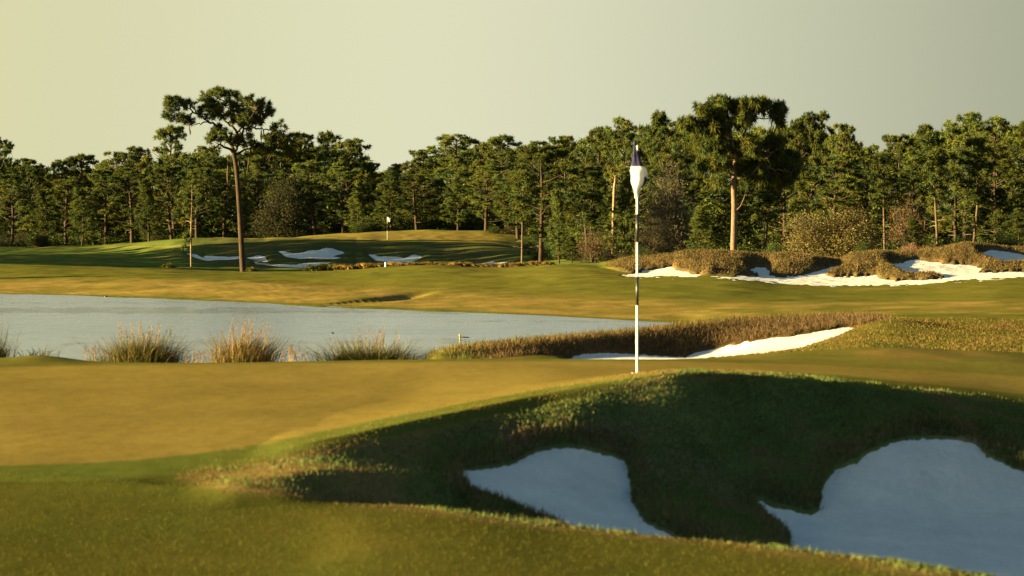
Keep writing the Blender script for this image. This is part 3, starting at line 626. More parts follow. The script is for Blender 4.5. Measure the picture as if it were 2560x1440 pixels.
def place_tree(kind, v, px, Y, top, wid, label, cat='pine tree', name='pine_tree', group=None, base_py=None):
    X = (px - CX) / F * Y; z0 = ground_z(X, Y) if base_py is None else EYE - (base_py - HOR) / F * Y
    H = EYE - (top - HOR) / F * Y - z0; W = wid * (1.32 if kind == 'mature' else 1.12) / F * Y
    nomH, nomW = {'mature': (10.3, 5.2), 'young': (10.3, 4.6), 'slender': (10.2, 3.6)}.get(kind, (3.9, 4.4))
    o = bpy.data.objects.new(name, None); COL.objects.link(o); o.location = (X, Y, z0 - .05)
    o.scale = (W / nomW, W / nomW, H / nomH); o.rotation_euler = (0, 0, rng.random() * 6.28)
    o.empty_display_size = .5
    o['label'] = label; o['category'] = cat
    if group: o['group'] = group
    tm, cm_ = PROTO[(kind, v)][:2]
    pine = kind in ('mature', 'young', 'slender')
    link('trunk' if pine else 'stem', tm, o); link('crown' if pine else 'foliage', cm_, o)
    return o
GW = 'pines along the edge of the wood'
TREES = [
 # skyline of the left wood
 ('mature',0,  -5,318,352,100,'tall pine cut by the left picture edge, highest of the far left'),
 ('mature',1,  78,332,402, 95,'round topped pine second along the skyline from the left edge'),
 ('mature',2, 143,334,405, 70,'small crowned pine before the low dip in the left skyline'),
 ('mature',3, 215,335,392,105,'broad pine just after the low dip in the left skyline'),
 ('mature',4, 290,330,388,100,'dense pine between the low left dip and the twin peaked pine'),
 ('mature',0, 352,326,374,100,'pine with raised top left of the tall feathery pine'),
 ('mature',3, 438,316,322,100,'tall feathery pine just left of the leaning hero pine trunk'),
 ('mature',1, 520,322,372, 95,'pine directly under the left limbs of the largest left pine'),
 ('mature',2, 660,322,362,110,'pine behind the right side of the largest left pine crown'),
 ('mature',4, 752,322,342,100,'pine peeking out right of the largest left pine crown'),
 ('slender',0,815,322,332, 80,'thin crowned pine highest on the skyline between left pine and gap'),
 ('mature',0, 868,318,354,115,'airy pine forming the left shoulder of the sky gap'),
 ('mature',3, 925,322,412, 80,'low pine on the left slope of the sky gap'),
 ('mature',1,1005,322,414, 90,'low dark pine at the bottom of the sky gap'),
 ('mature',4,1062,312,382, 95,'pine climbing the right slope of the sky gap'),
 ('mature',2,1128,308,342,135,'airy pine with light showing through, right of the sky gap'),
 ('mature',0,1205,306,362, 90,'pine between the airy pine and the pointed pine at mid picture'),
 ('mature',3,1268,300,345,110,'peaked pine right of picture centre on the skyline'),
 ('mature',1,1345,296,360,105,'low shouldered pine left of the flagstick skyline rise'),
 ('mature',4,1415,290,350,105,'pine where the skyline starts rising towards the flag'),
 ('mature',2,1490,284,326, 95,'pine on the rising skyline left of the flag'),
 ('mature',0,1560,278,304,100,'broad topped pine just left above the flag'),
 ('slender',1,1648,272,282, 80,'lone ball topped pine between the flag and the right hero pine'),
 ('mature',3,1700,262,315,110,'pine behind the left side of the right hero pine crown'),
 ('mature',1,1990,262,305, 90,'pine right behind the right hero pine crown'),
 ('mature',2,2035,262,290,100,'high pine just right of the right hero pine on the skyline'),
 ('mature',4,2108,258,322, 85,'pine before the skyline notch right of the hero pine'),
 ('mature',0,2175,258,372, 90,'low pine in the notch of the right skyline'),
 ('mature',3,2245,252,345,100,'pine right of the notch in the right skyline'),
 ('slender',2,2308,250,315, 85,'thin open pine left of the highest right hand crown'),
 ('mature',1,2412,246,292,135,'largest dome topped pine on the far right skyline'),
 ('mature',2,2500,240,302,120,'dense pine right of the dome topped pine'),
 ('mature',4,2575,236,315,120,'pine cut by the right picture edge'),
 # middle row
 ('mature',2,  30,306,440,100,'dark pine low in the wood by the left edge'),
 ('young', 0, 105,292,475, 80,'young bright tipped pine left of the tan grass tuft'),
 ('mature',4, 165,304,455,110,'shaded pine behind the young pines at far left'),
 ('young', 1, 205,290,470, 95,'dark young pine with paired leaders in the left wood'),
 ('mature',0, 265,304,430,110,'mid height pine in the left wood above the far fairway'),
 ('mature',1, 330,302,425,110,'bushy pine behind the pyramid shaped young pine'),
 ('young', 2, 372,286,446, 90,'pyramid shaped young pine in the middle of the left wood'),
 ('mature',3, 430,300,420,100,'yellow green pine left of the slender bare trunk'),
 ('mature',2, 492,298,425,100,'pine behind the slender bare trunk with side arms'),
 ('mature',4, 560,302,430,110,'shaded pine left behind the tall left trunk'),
 ('mature',0, 640,306,420,100,'pine rising behind the dark round oak'),
 ('mature',3, 790,304,408,120,'full golden green pine right of the dark round oak'),
 ('mature',1, 858,300,420,110,'warm lit pine below the left shoulder of the sky gap'),
 ('young', 3, 895,294,480, 85,'small dark young pine left of the far flag'),
 ('young', 0, 978,293,418,105,'dark young pine standing behind the far flag'),
 ('mature',2,1042,297,440,100,'shadowy pine between far flag pine and green pyramid pine'),
 ('young', 1,1145,292,420,105,'green pyramid pine with clear trunk foot on the far green'),
 ('mature',4,1215,284,420,110,'pine between the pyramid pine and the tall paired pines'),
 ('mature',0,1295,268,430,110,'pine behind the slim pine in front of the far green end'),
 ('mature',3,1470,250,420,115,'large pine left of the pale broken snag'),
 ('mature',1,1590,255,410,110,'dark pine behind the upper flagstick'),
 ('mature',2,1670,245,390,120,'tall pine left below the right hero pine crown'),
 ('mature',4,1960,235,400,120,'dark full pine right behind the hero pine trunk'),
 ('mature',0,2085,240,395,120,'bright green full pine above the pale willowy bush'),
 ('mature',3,2180,240,430,110,'shadowed pine between pale bush and first bare trunk'),
 ('mature',1,2290,236,400,115,'pine behind the reddish thicket on the right'),
 ('mature',2,2390,232,380,120,'pine between the two tall bare trunks on the right'),
 ('mature',4,2490,226,370,130,'heavy pine near the right edge below the skyline'),
 # front row
 ('slender',0,1305,212,430, 85,'slim pine in front of the right end of the far green'),
 ('mature',3,1352,216,372,150,'tall dark pine with black trunk beside the far green'),
 ('young', 2,1398,205,474, 70,'slim spire shaped young pine right of the far green'),
 ('young', 3,1430,198,590, 60,'small bushy pine at the foot of the spire shaped pine'),
 ('young', 1,1560,205,440, 85,'young pine close left of the flagstick'),
 ('slender',2,1490,205,430, 95,'pine with forked bare lower limbs left of the flagstick'),
 ('young', 0,1750,198,515,100,'young pine left of the right hero pine trunk'),
 ('slender',1,1905,206,450,100,'slender straight pine right of the hero pine trunk'),
 ('young', 2,1952,198,585, 60,'small green pine between the hero trunk and pale bush'),
 ('slender',0,2212,198,384,100,'tall pine with bare pale trunk right of the pale bush'),
 ('young', 3,2168,196,555, 70,'low pine left of the first bare pale trunk'),
 ('slender',1,2345,197,330,105,'tallest bare trunked pine behind the pink shrubs'),
 ('slender',2,2432,198,345,115,'bare trunked pine with side snags above the high dune'),
 ('young', 1,2290,196,545, 80,'low dark pine behind the pink shrubs'),
 ('young', 0,2500,198,470,110,'young pine right of the last bare trunk'),
 ('young', 2,2550,196,520, 90,'young pine at the right edge above the dune'),
]
for t in TREES: place_tree(*t, group=GW)
SHRUBS = [
 ('oak',0, 700,286,446,128,'dark round oak right of the tall left trunk','oak tree','oak_tree'),
 ('oak',0, 105,288,580, 55,'dark bush beside the tan grass at far left','bush','round_bush'),
 ('green',0,905,292,553, 70,'low bush at the left foot of the far flag pine','bush','round_bush'),
 ('red',0,1268,276,560, 40,'small reddish bush at the right end of the far green','bush','red_bush'),
 ('green',0,1238,276,562, 45,'green bush beside the small reddish bush','bush','round_bush'),
 ('grey',0,1672,215,420,170,'grey leafless tree between flagstick and right hero pine','bare tree','grey_tree'),
 ('grey',0,1640,205,520,120,'lower grey twiggy bush right of the flagstick','bush','grey_bush'),
 ('pale',0,2085,190,508,215,'pale yellow willowy bush right of the hero pine','bush','pale_bush'),
 ('red',0,2270,212,478,110,'rusty leaved thicket between the bare pale trunks','bush','red_bush'),
 ('pink',0,2272,184,596, 58,'larger pinkish dry shrub behind the dunes','shrub','pink_shrub'),
 ('pink',0,2326,186,606, 50,'smaller pinkish dry shrub right of the larger one','shrub','pink_shrub'),
 ('red',0,1480,202,560, 90,'rusty low thicket at the foot of the forked pine','bush','red_bush'),
 ('green',0,1700,186,620, 80,'low green bush between the dune and young pine','bush','round_bush'),
 ('green',0,1600,186,618, 55,'low green bush behind the flagstick on the dune edge','bush','round_bush'),
 ('green',0,1930,184,600, 60,'leafy low bush right of the hero pine foot','bush','round_bush'),
 ('green',0,2400,190,585, 90,'leafy low bush between the right bare trunks','bush','round_bush'),
 ('green',0,2160,186,600, 80,'leafy low bush right of the pale bush','bush','round_bush'),
 ('green',0,2520,192,575, 90,'leafy low bush at the right edge above the dune','bush','round_bush'),
]
for t in SHRUBS:
    place_tree(t[0], t[1], t[2], t[3], t[4], t[5], t[6], t[7], t[8])

# the wood behind: one dense mass, also running out of the frame on the left
FRAC = .16                                                  # fewer, larger blades for the trees behind
def mass(name, spots, label):
    g = Geo(); T = Geo()
    for (px, Y, top, wid, key, lift) in spots:
        X = (px - CX) / F * Y; z0 = ground_z(X, Y) - .3; H = EYE - (top - HOR) / F * Y - z0; W = wid / F * Y
        v, f, c = PROTO[key][2]; a = rng.random() * 6.28; ca, sa = math.cos(a), math.sin(a)
        k = rng.random(len(f)) < lift * FRAC; f = f[k]
        nh, nw = (10.3, 5.2) if key[0] == 'mature' else (10.3, 4.6) if key[0] == 'young' else (3.9, 4.4)
        p = np.stack([(v[:, 0] * ca - v[:, 1] * sa) * W / nw + X, (v[:, 0] * sa + v[:, 1] * ca) * W / nw + Y, v[:, 2] * H / nh + z0], 1)
        t3 = p[f]; m3 = t3.mean(1, keepdims=True); t3 = m3 + (t3 - m3) * 2.1
        g.add(t3.reshape(-1, 3), np.arange(3 * len(f)).reshape(-1, 3), (c * rng.uniform(.7, 1.2))[f].reshape(-1, 3))
    link(name, g.mesh(name, M_NEEDLE), kind='stuff', label=label)
SKY_X = [-60, 0, 80, 165, 250, 350, 440, 560, 660, 752, 868, 930, 960, 1010, 1065, 1130, 1205, 1270, 1345, 1415, 1490, 1560, 1648, 1720, 1840, 1990, 2035, 2108, 2180, 2245, 2308, 2412, 2500, 2620]
SKY_T = [372, 390, 412, 428, 405, 392, 380, 382, 378, 362, 372, 420, 425, 425, 400, 368, 372, 362, 375, 362, 340, 322, 318, 320, 318, 318, 312, 338, 382, 360, 336, 318, 318, 325]
sp = []
for px in np.arange(-160, 2740, 34):
    for row in range(2):
        q = px + rng.uniform(-14, 14); Yb = np.interp(q, [0, 900, 1300, 1700, 2560], [350, 345, 325, 300, 275]) + row * 14
        sp.append((q, Yb, np.interp(q, SKY_X, SKY_T) + rng.uniform(4, 26) + row * 2, rng.uniform(110, 150), ('mature', int(rng.integers(5))), .62))
for px in np.arange(-160, 2740, 26):                       # lower storey
    q = px + rng.uniform(-10, 10); Yb = np.interp(q, [0, 900, 1300, 1500, 2560], [318, 318, 300, 262, 248])
    sp.append((q, Yb, rng.uniform(455, 530), rng.uniform(110, 150), ('young', int(rng.integers(4))), .6))
for px in np.arange(-160, 2740, 22):
    q = px + rng.uniform(-10, 10); Yb = np.interp(q, [0, 900, 1300, 1500, 2560], [342, 338, 318, 285, 268])
    sp.append((q, Yb, rng.uniform(500, 560), rng.uniform(110, 150), ('oak', 0), 1.))
mass('distant_wood', sp, 'dense dark pine wood filling in behind the front trees')
sp = []
for px in np.arange(-60, 2640, 17):
    q = px + rng.uniform(-8, 8); Yb = np.interp(q, [0, 900, 1290, 1330, 1560, 2560], [302, 305, 300, 225, 198, 200]) + rng.uniform(0, 8)
    b = HOR - (ground_z((q - CX) / F * Yb, Yb) - EYE) * F / Yb
    sp.append((q, Yb, b - rng.uniform(18, 42), rng.uniform(40, 80), ('green' if rng.random() < .6 else 'oak', 0), .6))
mass('undergrowth', sp, 'low dark undergrowth along the foot of the wood')
sp = []
for k in range(30):
    X = -56 - rng.uniform(0, 16); Yb = 219 + (k / 29) * 38 - .14 * (-15 - X) + rng.uniform(-1, 1); q = X / Yb * F + CX
    sp.append((q, Yb, HOR - (8 + rng.uniform(0, 4)) * F / Yb, 6.5 * F / Yb, ('young' if k % 2 else 'mature', int(rng.integers(4))), .9))
for k in range(16):
    X = -64 - rng.uniform(0, 8); Yb = 254 + k * 3.6 - 5; sp.append((X / Yb * F + CX, Yb, HOR - 4.6 * F / Yb, 6 * F / Yb, ('young', int(rng.integers(4))), .9))
sp.append((-50 / 169 * F + CX, 169, HOR - 2.6 * F / 169, 3.4 * F / 170, ('young', 1), .9))
mass('side_wood', sp, 'pine wood beyond the left picture edge')

# ---- two hero pines: limbs traced in their own plane with real depth
def hero(px0, Y, name, label, trunk, limbs, blobs, n_t, tr, droop, moss=(), bark=1.):
    g0 = P(px0, 0, Y); X0 = g0[0]; z0 = ground_z(X0, Y) - .06
    o = bpy.data.objects.new(name, None); COL.objects.link(o); o.location = (X0, Y, z0); o['label'] = label; o['category'] = 'pine tree'
    org = np.array([X0, Y, z0]); W = lambda px, py, dy=0.: P(px, py, Y) + np.array([0, dy, 0]) - org
    T, Lm, Cr = Geo(), Geo(), Geo()
    tp = [W(a, b) for a, b, r in trunk]; tp[0][2] = -.1
    def smooth(pts, rad, m=5):
        pts = np.array(pts); t = np.arange(len(pts)); q = np.linspace(0, len(pts) - 1, m * (len(pts) - 1) + 1)
        return np.stack([pchip(t, pts[:, i], q) for i in range(3)], 1), np.interp(q, t, rad)
    a, b = smooth(tp, [r for _, _, r in trunk]); T.tube(a, b, BARK * bark, 10)
    skel = list(a[len(a) // 2:])
    for L in limbs:
        a, b = smooth([W(x, y, dy) for x, y, dy, r in L], [r for *_, r in L]); a[1:-1] += rng.normal(size=a[1:-1].shape) * .05
        lb = Geo(); lb.tube(a, b, BARK * .8 * bark, 6); link('limb', lb.mesh('hero_limb', M_BARK, True), o); skel += list(a)
    skel = np.array(skel); tot = sum(bb[2] * bb[3] for bb in blobs)
    for (bx, by, rx, ry, dy, dd) in blobs:
        n = max(4, int(n_t * rx * ry / tot))
        for k in range(n):
            u = rdir(1)[0] * rng.uniform(.45, 1.0); c = W(bx + u[0] * rx, by - u[2] * ry, dy + u[1] * dd)
            cc = ncol()
            for _ in range(4):
                tuft(Cr, c + rdir(1)[0] * rng.uniform(.1, .34) * np.array([1, 1, .7]), tr * rng.uniform(.7, 1.1), 34, cc * rng.uniform(.85, 1.3), .2 if droop else .3, droop, .08)
            if k % 2 == 0:
                d = np.linalg.norm((skel - c) * [1, 1, 1.2], axis=1) ; s0 = skel[int(np.argmin(d))]
                if np.min(d) < 3.5:
                    mid = (s0 + c) / 2 + rng.normal(size=3) * .12 - np.array([0, 0, .12])
                    Lm.tube([s0, mid, c], [.045, .03, .012], BARKD * 1.3, 4)
    link('trunk', T.mesh('hero_trunk', M_BARK, True), o); link('twigs', Lm.mesh('hero_twigs', M_BARK, True), o, kind='stuff'); link('crown', Cr.mesh('hero_crown', M_NEEDLE), o)
    for (mx, my, ln, dy) in moss:
        M = Geo(); M.add(np.zeros((0, 3)), np.zeros((0, 3)), np.zeros((0, 3)))
        p = W(mx, my, dy); l = ln / F * Y
        M.tube([p + [0, 0, .25], p, p + [rng.normal() * .03, 0, -l * .4], p + [rng.normal() * .05, 0, -l * .75], p + [rng.normal() * .08, 0, -l]], [.02, .05, .07, .05, .008], C(.11, .09, .045), 5)
        link('hanging_moss', M.mesh('hanging_moss', M_LEAF), o)
    return o
hero(608, 199, 'large_pine', 'tallest flat crowned pine with leaning trunk beside the left bunkers',
  [(608,680,.23),(605,640,.205),(601,560,.19),(596,480,.175),(590,415,.165),(584,382,.16),(580,360,.13)],
  [[(584,385,0,.12),(573,372,-.4,.09),(556,364,-.8,.075),(543,368,-1,.06),(528,377,-1.1,.05),(505,371,-1.2,.025)],
   [(582,365,0,.13),(566,338,-.5,.11),(546,318,-.8,.09),(527,306,-1,.085),(498,287,-1.2,.07),(469,271,-1.3,.05),(433,258,-1.4,.025)],
   [(527,306,-1,.06),(505,312,-1.6,.04),(480,316,-1.8,.02)],[(498,287,-1.2,.05),(480,262,-.6,.03),(462,248,-.3,.015)],
   [(583,360,0,.12),(590,335,.5,.10),(578,315,.3,.085),(560,300,.2,.07),(548,270,.4,.05),(545,240,.4,.02)],
   [(590,338,.5,.08),(603,310,.8,.07),(610,280,.6,.05),(625,255,.6,.02)],
   [(586,380,0,.11),(605,350,-.6,.09),(612,326,-1,.085),(640,322,-1.1,.07),(662,324,-1.2,.055),(690,330,-1.3,.04),(712,338,-1.4,.02)],
   [(640,322,-1.1,.05),(650,295,-.8,.04),(668,280,-.6,.015)],[(590,385,0,.09),(630,365,.9,.07),(670,358,1.4,.05),(715,372,1.6,.02)],
   [(600,315,.7,.05),(575,285,1.5,.04),(560,262,1.8,.02)],[(612,326,-1,.05),(632,300,-1.8,.04),(655,265,-2,.02)]],
  [(452,262,34,22,-1.3,1.0),(430,255,22,14,-1.4,.8),(425,285,18,14,-1.5,.7),(470,300,30,14,-1.6,.9),(450,298,22,12,-1.4,.7),(540,240,44,24,.3,1.8),(520,275,36,22,-.2,1.6),(590,250,36,20,.8,1.8),(570,285,50,28,.6,2.2),(635,265,36,28,-.4,1.8),
   (665,272,20,26,-.6,1.0),(625,305,44,22,-.6,1.8),(550,335,34,18,-.8,1.3),(530,345,24,12,-.9,1.),(585,350,28,16,.6,1.4),(620,350,34,18,0,1.6),(700,318,24,11,-1.3,.7),(690,350,38,20,-.6,1.5),(725,352,26,20,-.2,1.1),(650,372,34,16,.9,1.4),(705,378,32,16,1.2,1.2),(605,385,20,10,.6,.8),(540,380,10,7,-1,.4)],
  330, .36, 0, bark=.62, moss=[(595,410,32,.3),(620,400,36,.5),(566,420,40,.8),(682,395,34,.8),(700,390,30,1),(612,425,36,.2),(655,330,26,-.6),(480,325,16,-1.6)])
hero(1835, 188, 'large_pine', 'great round crowned pine with orange trunk behind the dunes',
  [(1833,645,.235),(1835,580,.215),(1836,520,.205),(1834,450,.19),(1839,395,.15),(1830,352,.11),(1822,310,.07),(1818,270,.03)],
  [[(1836,450,0,.10),(1869,442,-.5,.085),(1898,413,-.8,.07),(1924,384,-1,.05),(1950,370,-1,.02)],[(1838,400,0,.10),(1855,360,.4,.09),(1869,318,.6,.07),(1888,298,.5,.055),(1915,296,.3,.04),(1945,300,.2,.02)],
   [(1832,352,0,.08),(1810,325,-.6,.06),(1780,300,-.9,.045),(1735,295,-1,.02)],[(1836,440,0,.08),(1810,425,-.9,.06),(1780,415,-1.3,.045),(1745,420,-1.4,.02)],[(1838,395,0,.07),(1800,375,1,.05),(1770,350,1.4,.02)],
   [(1888,298,.5,.045),(1905,275,.2,.03),(1925,262,.1,.015)],[(1822,310,0,.05),(1850,285,-.6,.04),(1870,262,-.9,.015)],[(1836,430,0,.07),(1880,400,1.4,.05),(1930,420,1.8,.02)],[(1898,413,-.8,.05),(1935,425,-.9,.04),(1975,432,-1,.015)],
   [(1836,530,0,.05),(1850,515,-.3,.04),(1862,487,-.5,.03),(1880,490,-.6,.01)],[(1834,455,0,.06),(1808,437,.3,.045),(1785,442,.4,.02)]],
  [(1770,275,34,24,-.6,1.4),(1815,258,36,20,-.2,1.6),(1860,262,36,22,-.3,1.6),(1905,262,30,20,.2,1.3),(1945,282,22,28,.2,1.0),(1722,308,26,20,-.9,1.0),(1762,318,36,22,-.4,1.6),(1815,310,40,24,.2,2.0),(1860,300,30,18,-.8,1.2),
   (1780,362,44,24,0,2.0),(1745,345,28,20,.8,1.2),(1830,365,36,22,1.0,1.8),(1875,362,34,22,-.6,1.5),(1790,408,40,20,-.8,1.6),(1745,418,20,14,-1.3,.8),(1850,412,36,18,.9,1.5),(1905,395,34,24,.2,1.6),(1935,350,30,24,1.,1.3),(1955,395,32,30,.6,1.5),(1900,440,34,18,-.5,1.2),(1955,440,36,24,.6,1.3),(1985,405,24,34,1.2,1.2),(1800,450,22,12,.4,.8),(1860,455,20,10,-.2,.8)],
  520, .44, .35, bark=2.0)

# slender dead-armed pine, snag
def bare_pole():
    Y = 203; X0 = P(478, 0, Y)[0]; z0 = ground_z(X0, Y); o = bpy.data.objects.new('slender_pine', None); COL.objects.link(o); o.location = (X0, Y, z0)
    o['label'] = 'thin young pine with two bare arms left of the tallest left pine'; o['category'] = 'pine tree'
    W = lambda px, py, dy=0.: P(px, py, Y) + np.array([0, dy, 0]) - np.array([X0, Y, z0])
    T, B, Cr = Geo(), Geo(), Geo()
    T.tube([W(478, 674), W(477.5, 620), W(478, 560), W(480, 510), W(480, 455)], [.07, .062, .05, .035, .015], C(.19, .13, .085), 7)
    for L in ([(478,557),(471,553),(463,552)], [(479,557),(490,556),(502,558)], [(478,586),(473,585)]): lg = Geo(); lg.tube([W(x, y, .1 * i) for i, (x, y) in enumerate(L)], [.03, .025, .012][:len(L)], C(.3, .26, .22), 4); link('limb', lg.mesh('bare_limb', M_BARK), o)
    for (x, y, dy) in [(480,455,0),(470,470,.2),(490,475,-.2),(462,490,.3),(495,492,.3),(470,505,-.3),(488,512,.2),(460,520,.1),(498,520,-.2),(475,530,.2),(465,602,-.2),(460,612,.2),(470,596,.1),(468,540,.2),(490,540,.2)]:
        for k in range(3): tuft(Cr, W(x + rng.normal() * 5, y + rng.normal() * 5, dy), .34, 30, ncol())
        B.tube([W(479, y + 10), W((x + 479) / 2, y + 6, dy / 2), W(x, y, dy)], [.02, .014, .006], BARKD, 4)
    link('trunk', T.mesh('pole_trunk', M_BARK, True), o); link('twigs', B.mesh('pole_twigs', M_BARK), o, kind='stuff'); link('crown', Cr.mesh('pole_crown', M_NEEDLE), o)
bare_pole()
def snag():
    Y = 232; X0 = P(1537, 0, Y)[0]; z0 = ground_z(X0, Y); W = lambda px, py, dy=0.: P(px, py, Y) + np.array([0, dy, 0]) - np.array([X0, Y, z0])
    o = bpy.data.objects.new('dead_snag', None); COL.objects.link(o); o.location = (X0, Y, z0); o['label'] = 'pale broken dead tree trunk left of the flag'; o['category'] = 'dead tree'
    T, B = Geo(), Geo()
    T.tube([W(1532, 640), W(1533, 560), W(1535, 500), W(1536, 470), W(1538, 455), W(1538, 438)], [.14, .13, .12, .13, .10, .03], C(.26, .17, .11), 7)
    for L in ([(1536,470),(1530,466),(1528,470)], [(1538,458),(1543,452)], [(1536,480),(1531,484)]): lg = Geo(); lg.tube([W(x, y) for x, y in L], [.06, .04, .02][:len(L)], C(.34, .24, .17), 4); link('limb', lg.mesh('snag_limb', M_BARK), o)
    link('trunk', T.mesh('snag_trunk', M_BARK, True), o)
snag()

# ------------------------------------------------------------------ palmettos behind the fairway
def palmetto_mesh(seed, warm):
    global rng
    keep = rng; rng = np.random.default_rng(seed); g = Geo(); pal = [C(.07, .075, .02), C(.10, .085, .025), C(.045, .055, .018)] if not warm else [C(.20, .11, .035), C(.15, .10, .03), C(.09, .075, .025)]
    for k in range(46):
        a = rng.random() * 6.3; el = rng.uniform(.1, 1.3); r = rng.uniform(.5, 1.0); d = np.array([math.cos(a) * math.cos(el), math.sin(a) * math.cos(el), math.sin(el)])
        b = rng.normal(size=3) * [.25, .25, 0] + [0, 0, .05]; c = b + d * r * .6; n = 9
        side = np.cross(d, rdir(1)[0]); side /= np.linalg.norm(side); th = np.linspace(-1.3, 1.3, n)[:, None]
        dd = np.cos(th) * d + np.sin(th) * side; tip = c + dd * .42; wv = np.cross(dd, np.cross(d, side)); wv /= np.linalg.norm(wv, axis=1, keepdims=True)
        g.blades(np.repeat(c[None], n, 0), tip, wv * .035, np.repeat(pal[rng.integers(3)][None], n, 0) * (.7 + .6 * rng.random((n, 1))))
        g.blades(b[None], c[None], np.array([[.012, .012, 0]]), pal[0][None])
    rng = keep
    return g.mesh('palmetto', M_GRASS)
PM = [palmetto_mesh(1, False), palmetto_mesh(2, False), palmetto_mesh(3, True), palmetto_mesh(4, True)]
pl = [(417,202.5,652,40,0,'lone palmetto clump left of the thin bare armed pine'),(626,197.5,662,34,0,'dark palmetto at the foot of the tallest left pine')]
xs = [785, 806, 828, 850, 874, 898, 922, 948, 985, 1008, 1034, 1060, 1086, 1112, 1138, 1164, 1190, 1216, 1242, 1268, 1292, 1330, 1370]
for i, x in enumerate(xs):
    wv = 'green' if x < 850 else 'rusty'
    where = ['leftmost of the hedge', 'second from the hedge left end', 'third from the hedge left end', 'fourth from the hedge left end'][i] if i < 4 else \
        ('left of the white post by %s gaps' % ['five','four','three','two'][i-4] if i < 7 else 'touching the white post on its left' if i == 7 else 'touching the white post on its right' if i == 8 else
         '%s right of the white post' % ['second','third','fourth','fifth','sixth','seventh','eighth','ninth','tenth','eleventh','twelfth'][min(i - 9, 10)] if i < 20 else ['left of the slim pine', 'right of the slim pine', 'under the spire pine'][i-20])
    pl.append((x, np.interp(x, [780, 1080, 1240, 1370], [198.5, 193, 188, 180]) + rng.uniform(-.6, .9), np.interp(x, [780, 900, 1080, 1240, 1300, 1370], [654, 650, 647, 655, 652, 646]) + rng.uniform(-4, 4), rng.uniform(40, 54), (i % 2) + (0 if x < 850 else 2), '%s palmetto clump, %s' % (wv, where)))
for (px, Y, top, wid, v, lab) in pl:
    X = (px - CX) / F * Y; z0 = ground_z(X, Y); H = EYE - (top - HOR) / F * Y - z0
    o = link('palmetto', PM[v], None, lab, 'shrub', 'palmettos edging the fairway', loc=(X, Y, z0 - .05)); o.scale = (wid / F * Y / 1.9,) * 2 + (max(.5, H / 1.05),); o.rotation_euler[2] = rng.random() * 6

# ------------------------------------------------------------------ tall grass by the pond
def clump(name, px, Y, base_py, x0, x1, top, n, pal, label, lean=0., bend=.25, plume=0, wd=.0045, group=None):
    X = (px - CX) / F * Y; z0 = ground_z(X, Y) if base_py is None else EYE - (base_py - HOR) / F * Y
    H = EYE - (top - HOR) / F * Y - z0; Wd = (x1 - x0) / F * Y / 2; g = Geo(); pal = np.array(pal)
    b = rng.normal(size=(n, 3)) * [Wd * .38, Wd * .3, 0]; a = rng.random(n) * 6.28; s = rng.random(n) ** .7
    d = np.stack([np.cos(a) * s * Wd * .75 + b[:, 0] * .5 + lean * H * s, np.sin(a) * s * Wd * .6, np.zeros(n)], 1)
    h = H * (.5 + .5 * rng.random(n)) * (1 - .35 * s); mid = b + d * .38 + np.stack([0*h, 0*h, h * .62], 1); tip = b + d * (1 + bend) + np.stack([0*h, 0*h, h * (1 - bend * .5 * s)], 1)
    yaw = rng.random(n) * 3.14; wv = np.stack([np.cos(yaw), np.sin(yaw), 0 * yaw], 1) * wd
    g.bent(b, mid, tip, wv, pal[rng.integers(len(pal), size=n)] * (.7 + .6 * rng.random((n, 1))))
    o = bpy.data.objects.new(name, None); COL.objects.link(o); o.location = (X, Y, z0); o['label'] = label; o['category'] = 'grass clump'
    if group: o['group'] = group
    link('blades', g.mesh('blades', M_GRASS), o)
    if plume:
        pg = Geo()
        for k in range(plume):
            a = rng.random() * 6.28; s = rng.random() * .5; bb = np.array([rng.normal() * Wd * .3, rng.normal() * Wd * .2, 0]); hh = H * rng.uniform(.75, 1.08)
            t = bb + [math.cos(a) * s * Wd + lean * H * s, math.sin(a) * s * Wd, hh]
            pg.tube([bb, (bb + t) / 2 + [0, 0, hh * .04], t], [.003, .0025, .002], C(.3, .2, .09), 3)
            m = 14; u = rng.random((m, 1)) * .3; q = t * (1 - u) + bb * u
            pg.blades(q, q + rng.normal(size=(m, 3)) * [.018, .018, .02] + [0, 0, .035], np.tile([.003, 0, 0], (m, 1)), np.repeat(C(.30, .19, .10)[None], m, 0))
        link('plumes', pg.mesh('plumes', M_GRASS), o)
GR, TN, OR_, DKG = C(.10, .10, .025), C(.20, .14, .05), C(.20, .13, .058), C(.04, .045, .018)
GG = 'tall grass clumps on the pond bank'
clump('tall_grass', 352, 33.0, None, 262, 446, 808, 3200, [GR, TN, TN, DKG, DKG, GR], 'dense green and tan grass clump, left of the three big clumps by the pond', .12, group=GG, plume=26)
clump('tall_grass', 608, 32.6, None, 530, 690, 800, 1700, [OR_, TN, GR, TN, OR_], 'tall orange plumed grass clump in the middle of the pond edge', .18, group=GG, plume=26)
clump('tall_grass', 925, 33.0, None, 815, 1055, 822, 2800, [GR, TN, GR, C(.2, .2, .06)], 'widest green grass clump on the pond bank', .1, group=GG, plume=16)
clump('tall_grass', 232, 32.2, None, 205, 262, 862, 60, [TN, GR, TN], 'thin pale grass left of the dense green and tan clump', 0, group=GG, plume=6)
clump('tall_grass', 745, 32.2, None, 690, 800, 868, 90, [OR_, TN], 'sparse pinkish grass between the orange and the widest clump', .1, group=GG, plume=14)
clump('tall_grass', 480, 32.2, None, 450, 530, 872, 46, [TN, OR_], 'few short orange stems between the two left clumps', .1, group=GG, plume=6)
clump('tall_grass', 1170, 37.6, None, 1125, 1240, 845, 110, [GR, C(.1, .11, .035)], 'small green reed tuft where the brown bank begins', .25, group=GG)
clump('tall_grass', 1500, 49, zpt(-2.15, 49), 1455, 1560, 800, 170, [C(.1, .12, .045), GR], 'leaning green reeds behind the brown bank by the water', .3, wd=.005, group=GG)
